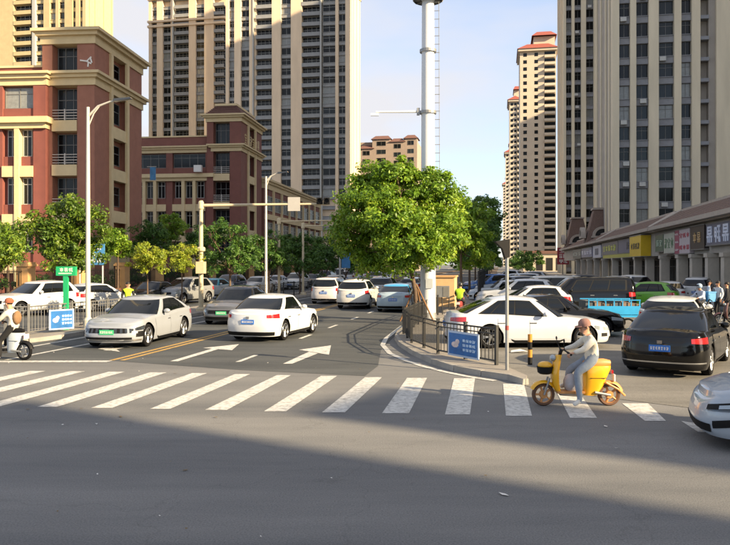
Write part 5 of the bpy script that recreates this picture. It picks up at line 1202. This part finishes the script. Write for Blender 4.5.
def stand(lean=0, arm=.1):
    J = dict(pelvis=(0,0,.95), spine=(0,0,1.12), chest=(.0,0,1.34), neck=(.0,0,1.48), jaw=(.02,0,1.545), head=(.015,0,1.615), crown=(0,0,1.70))
    for s, k in (('L', 1), ('R', -1)):
        J.update({'sh'+s: (0, k*.19, 1.38), 'el'+s: (-.02, k*.25, 1.12), 'wr'+s: (arm, k*.25, .9), 'hip'+s: (0, k*.1, .88), 'kn'+s: (.02, k*.11, .5), 'an'+s: (-.01, k*.11, .09), 'toe'+s: (.13, k*.12, .045)})
    return J
def seated(seat=.72, hands=(.32, .95), foot=None, lean=.06):
    J = dict(pelvis=(-.3,0,seat+.09), spine=(-.29,0,seat+.25), chest=(-.26+lean*.5,0,seat+.46), neck=(-.23+lean,0,seat+.60), jaw=(-.19+lean,0,seat+.665), head=(-.19+lean,0,seat+.735), crown=(-.2+lean,0,seat+.815))
    for s, k in (('L', 1), ('R', -1)):
        J.update({'sh'+s: (-.25+lean*.7, k*.185, seat+.50), 'el'+s: (-.06, k*.26, seat+.30), 'wr'+s: (hands[0]-.08, k*.27, hands[1]+.02), 'hip'+s: (-.27, k*.1, seat+.06), 'kn'+s: (.10, k*.15, seat-.06), 'an'+s: (.06, k*.15, .36), 'toe'+s: (.2, k*.15, .32)})
    for s, (kn, an, toe) in (foot or {}).items(): J['kn'+s] = kn; J['an'+s] = an; J['toe'+s] = toe
    return J

# ================================================================ two-wheelers
m_yel = mat('scooter_yellow', '#e0a516', .35, var=.04, coat=.5)
m_tan = mat('tan_plastic', '#b9824a', .5, var=.1)
def scooter(label, pos, rz, col, box=None, retro=False, group=None, z=0):
    t = thing('scooter', label, 'scooter', (pos[0], pos[1], z), rz, group); m = m_yel if retro else mat('scooter_' + col, col, .35, var=.06, coat=.4)
    wr = .2 if retro else .23; wb = .58 if retro else .62
    k = ('swheel', wr, retro)
    if k not in CACHE:
        CACHE[k] = MB().lathe([(wr*.74, -.04), (wr*.9, -.045), (wr, -.02), (wr, .02), (wr*.9, .045), (wr*.74, .04), (wr*.74, -.04)], 24, 'y').mesh('wheel', mat('brown_tyre', '#5a3f2e', .8) if retro else m_tyre, 40)
        mb = MB().lathe([(wr*.76, -.03), (wr*.7, -.035), (wr*.7, .035), (wr*.76, .03)], 24, 'y')
        for i in range(5):
            a = 2*math.pi*i/5
            for s in (-.02, .02): mb.tube([(0, s, 0), (math.cos(a)*wr*.74, s, math.sin(a)*wr*.74)], .016, 6)
        mb.lathe([(wr*.33, -.05), (wr*.36, -.03), (wr*.36, .03), (wr*.33, .05), (0, .05)], 16, 'y').lathe([(0, -.05), (wr*.33, -.05)], 16, 'y')
        CACHE[('srim', wr, retro)] = mb.mesh('rim', m_tan if retro else m_rim, 40)
    for x in (wb, -wb): w_ = inst('wheel', CACHE[k], t, (x, 0, wr)); inst('rim', CACHE[('srim', wr, retro)], w_)
    def fender(x, a0, a1, m_, r_=wr + .035, w=.065):
        mb = MB(); n = 10; rows = []
        for i in range(n + 1):
            a = a0 + (a1 - a0)*i/n
            for s, dr in ((-w, -.03), (-w*.6, .012), (0, .02), (w*.6, .012), (w, -.03)): rows.append((x + math.cos(a)*(r_+dr), s, wr + math.sin(a)*(r_+dr)))
        mb.add(rows, [(i*5+j, i*5+j+1, (i+1)*5+j+1, (i+1)*5+j) for i in range(n) for j in range(4)]); mb.build('mudguard', m_, t, 60)
    fender(wb, R(25), R(150), m); fender(-wb, R(35), R(165), m_tan if retro else m_trim)
    def loft(name, secs, m_, sm=50):      # secs: (x, z, half width, half thickness) ellipses square to z
        mb = MB(); n = 14; v = []
        for (x, z, hw, hx) in secs:
            for k_ in range(n): a = 2*math.pi*k_/n; v.append((x + hx*math.copysign(abs(math.cos(a))**.7, math.cos(a)), hw*math.copysign(abs(math.sin(a))**.7, math.sin(a)), z))
        f = [(i*n+j, i*n+(j+1) % n, (i+1)*n+(j+1) % n, (i+1)*n+j) for i in range(len(secs)-1) for j in range(n)] + [tuple(range(n-1, -1, -1)), tuple((len(secs)-1)*n + j for j in range(n))]
        return mb.add(v, f).build(name, m_, t, sm)
    for s in (-.07, .07): MB().tube([(wb, s, wr), (wb - .1, s, wr + .3)], .018, 8).build('fork', m_galv, t)
    loft('front_shield', [(.33, .27, .11, .05), (.37, .4, .13, .06), (.38, .6, .12, .07), (.335, .8, .09, .06), (.3, .9, .06, .05)], m)
    MB().tube([(.38, 0, .6), (.26, 0, .98)], .03, 10).build('steering_column', m_trim, t)
    MB().tube([(.2, -.3, .95), (.25, -.14, 1.0), (.26, 0, .98), (.25, .14, 1.0), (.2, .3, .95)], .014, 8).build('handlebar', m_trim, t)
    for s in (-1, 1):
        MB().tube([(.21, s*.22, .965), (.18, s*.34, .935)], .02, 8).build('grip', m_trim, t)
        MB().tube([(.25, s*.16, 1.0), (.28, s*.24, 1.14)], .006, 6).build('mirror_stalk', m_trim, t); MB().ball((.28, s*.25, 1.17), (.012, .05, .035), 8).build('mirror', m_trim, t)
    # floor and lower frame
    mb = MB().box(-.12, .36, -.14, .14, .235, .27); mb.build('footboard', m_tan if retro else m_trim, t)
    MB().tube([(.40, 0, .5), (.36, 0, .33), (.27, 0, .22), (0, 0, .2), (-.18, 0, .23)], .045, 10).build('frame', mat('frame_silver', '#a9a196', .4, .3, var=.1), t, 40)
    loft('rear_body', [(-.24, .19, .08, .12), (-.29, .34, .11, .17), (-.33, .52, .13, .21), (-.36, .66, .125, .245), (-.37, .71, .11, .24)], m)
    MB().box(-.5, -.22, -.134, .134, .50, .506).build('panel_seam', m_trim, t)
    MB().tube([(-.13, 0, .735), (-.3, 0, .745), (-.48, 0, .755), (-.6, 0, .755)], [.06, .085, .08, .05], 10).build('seat', m_trim if not retro else m_tan, t, 50)
    MB().tube([(-.3, .1, .25), (-.58, .09, wr)], .025, 8).build('swing_arm', m_galv, t); MB().tube([(-.3, -.1, .25), (-.58, -.09, wr)], .025, 8).build('swing_arm', m_galv, t)
    MB().ball((.41, 0, .84), (.06, .075, .06), 12).build('headlamp', m_lamp, t, 60)
    MB().cbox((-.63, 0, .6), (.03, .1, .06)).build('tail_light', m_tail, t)
    if retro:
        bs = MB().lathe([(.09, 0), (.13, .03), (.145, .13), (.14, .135), (.12, .04), (0, .03)], 16, 'z').build('basket', m_trim, t, 40, loc=(.55, 0, .56))
        MB().ball((.55, 0, .71), (.13, .125, .075), 14).build('basket_cover', m_yel, t, 60)
        MB().cbox((-.66, 0, .5), (.02, .16, .12)).build('number_plate', m_sign_w, t); MB().tube([(-.5, .08, .42), (-.72, .08, .3), (-.86, 0, .18)], .02, 8).build('rear_bracket', m_tan, t)
        MB().ball((.09, 0, .40), (.14, .12, .17), 14).build('floor_bag', mat('pale_bag', '#a9a6aa', .8, var=.15, scale=8, bump=.5, bscale=15), t, 60)
    else:
        MB().cbox((-.68, 0, .62), (.02, .18, .12)).build('number_plate', m_sign_w, t)
    if box:
        bx = MB().box(-.85, -.42, -.25, .25, .80, 1.2).build('delivery_box', mat('box_' + box, box, .6, var=.06), t); MB().box(-.87, -.4, -.27, .27, 1.2, 1.25).build('lid', mat('box_' + box, box, .6), bx)
    return t
YR = 12.9; xr_ = A(576, 0, YR)[0]
scooter('bright yellow electric scooter with tan wheels crossing the striped crosswalk', (xr_, YR), R(180), None, retro=True)
J = seated(.74, (.2, .95), {'L': ((.04, .17, .60), (.0, .25, .13), (.13, .26, .06)), 'R': ((.08, -.14, .62), (.12, -.14, .36), (.25, -.14, .31))}, lean=.1)
J.update(chest=(-.25, 0, 1.13), neck=(-.205, 0, 1.265), jaw=(-.155, 0, 1.325), head=(-.15, 0, 1.395), crown=(-.165, 0, 1.475), shL=(-.23, .19, 1.17), shR=(-.23, -.19, 1.17), elL=(-.06, .27, 1.02), elR=(-.06, -.27, 1.02), wrL=(.13, .29, .965), wrR=(.13, -.29, .965))
rider = person('rider in a cream jacket, jeans and pinkish cap on the yellow scooter', (xr_, YR), R(180), J, '#d8d1be', '#7d8896', sleeves='#cbc6ba', hat=('cap', '#8e6a60'), face=(1, .25, -.22))
# moped at the left edge
px_, py_ = G(14, 361)
scooter('white and blue moped with a dark rear stopped at the left edge', (px_ - .42, py_ + .35), R(165), '#b9c2c8', z=0)
J = seated(.74, (.28, .96), {'L': ((-.02, .2, .5), (-.1, .27, .12), (.02, .28, .05)), 'R': ((.08, -.16, .6), (.1, -.16, .36), (.23, -.16, .31))}, lean=.05)
person('person in tan top, black trousers and orange cap on the stopped moped', (px_ - .42, py_ + .35), R(165), J, '#b9b5ac', '#101013', sleeves='#a9a59c', hat=('cap', '#8c5038'), vest='#b3afa6')
MB().ball((-.40, 0, 1.1), (.085, .135, .18), 12).build('backpack', cloth('#7d6044'), bpy.data.objects['person.001'], 60)
# pedestrian in hi-vis behind the silver saloon
p = A(128, 0, 31.5); person('pedestrian in a yellow-green safety vest behind the silver saloon', (p[0], p[1]), R(-60), stand(), '#23252a', '#22252b', vest='#a9c42a', z=0)
# rider in safety vest seen from behind on the side lane of the lot
p = A(461, 0, 35.5); scooter('red moped under the rider in the bright green vest', (p[0], p[1]), R(70), '#8e3f3c'); person('rider in a bright green safety vest seen from behind', (p[0], p[1]), R(70), seated(.74, (.28, .96)), '#2a2c30', '#23242a', vest='#a4cc2e', hat=('helmet', '#2a2a2c'))
# scooters and people by the end shop
crowd = [(697, 33, 200, '#c9ccd0', '#3f83b8', 'white scooter with a blue delivery box near the end shop'), (716, 31, 160, '#2a2b2f', None, 'black scooter parked by the end shop'), (725, 34, 190, '#3a3c44', '#22252a', 'dark scooter with a black box by the end shop'), (708, 37, 170, '#9aa0a6', None, 'grey scooter among the parked ones'), (735, 30, 175, '#4a2e2e', None, 'maroon scooter cut by the right edge'), (703, 40, 150, '#b9bcc0', None, 'pale scooter behind the blue-boxed one')]
for x, Y, hd, c_, bx_, l in crowd: p = A(x, 0, Y); scooter(l, (p[0], Y), R(hd), c_, bx_)
p = A(718, 0, 33.2); person('person in a white shirt standing among the parked scooters', (p[0], p[1]), R(200), stand(), '#b9bcbf', '#1e2026')
p = A(709, 0, 35); person('person in a pale blue shirt beside the blue delivery box', (p[0], p[1]), R(-30), stand(arm=.2), '#9fb0c4', '#26282e')
p = A(727, 0, 31.5); person('person in a black top standing by the end shop scooters', (p[0], p[1]), R(150), stand(), '#1d1e22', '#1e2026')
p = A(697, 0, 33); person('courier in a pale shirt sitting on the blue-boxed scooter', (p[0], 33), R(200), seated(.74, (.28, .96)), '#a8b2c4', '#2a2c33', hat=('helmet', '#8fa4b8'))
p = A(555, 0, 60); person('pedestrian in a rust top before the far shops', (p[0], p[1] + 12), R(-90), stand(), '#8e5a48', '#2a2c33')
# blue three-wheeled cargo truck
m_blu = mat('cargo_blue', '#1f8fc4', .5, var=.1)
p = A(609, 0, 28.0); t = thing('cargo_tricycle', 'bright blue three-wheeled cargo truck with slatted bed in front of the black van', 'cargo tricycle', (p[0], p[1], 0), R(178))
MB().box(-1.0, .95, -.6, .6, .5, .58).build('bed_floor', m_blu, t)
for y in (-.6, .57): MB().box(-1.0, .95, y, y + .03, .6, .92).build('side_panel', m_blu, t)
for x in (-1.0, .92): MB().box(x, x + .03, -.565, .565, .6, .95).build('end_panel', m_blu, t)
for i in range(7):
    for y in (-.6, .58): MB().box(-.99 + i*.315, -.95 + i*.315, y - .012, y - .002, .55, 1.15).build('stake', m_blu, t)
for y in (-.605, .585): MB().tube([(-1.0, y, 1.14), (.95, y, 1.14)], .02, 8).build('top_rail', m_blu, t)
for i in range(6): MB().box(-.98 + i*.34, -.68 + i*.34, -.5, .5, .6, 1.0 + (i % 3)*.06).build('cargo_sack', mat('sack_%d' % (i % 3), ['#6a5a48', '#7a6a5c', '#4c5358'][i % 3], .9, var=.2), t)
for x, y in ((-.55, .5), (-.55, -.62), (1.75, -.06)): w_ = inst('wheel', CACHE[('swheel', .23, False)], t, (x, y, .23), (0, 0, 0), (1.2, 1.6, 1.0)); 
MB().tube([(1.75, 0, .25), (1.55, 0, .95), (1.45, 0, 1.05)], .03, 8).build('fork', m_blu, t); MB().tube([(1.35, -.32, 1.08), (1.45, 0, 1.06), (1.35, .32, 1.08)], .016, 8).build('handlebar', m_trim, t)
MB().box(.98, 1.5, -.18, .18, .45, .72).build('engine_cover', m_blu, t); MB().box(1.0, 1.42, -.2, .2, .72, .82).build('saddle', m_trim, t); MB().box(1.5, 1.68, -.25, .25, .4, .9).build('front_shield', m_blu, t)

# specks of grit, dry leaves and paper scattered over the junction
rs = np.random.RandomState(5); mb = MB()
for i in range(170):
    x, y = rs.uniform(-9, 9), rs.uniform(6, 30); q = .012 + .03 * rs.rand() ** 3; a = rs.rand() * 6.28; z = .0105
    mb.add([(x + q*math.cos(a + k*1.57) * (1.6 if k % 2 else .8), y + q*math.sin(a + k*1.57) * (1.6 if k % 2 else .8), z + (.012 * rs.rand())) for k in range(4)], [(0, 1, 2, 3)], int(rs.rand() < .3))
o = mb.build('road_debris', [mat('dry_leaf', '#6e5c40', .9), m_sign_w]); o['kind'] = 'stuff'; tag(o, 'specks of grit, dry leaves and paper on the junction', 'debris')
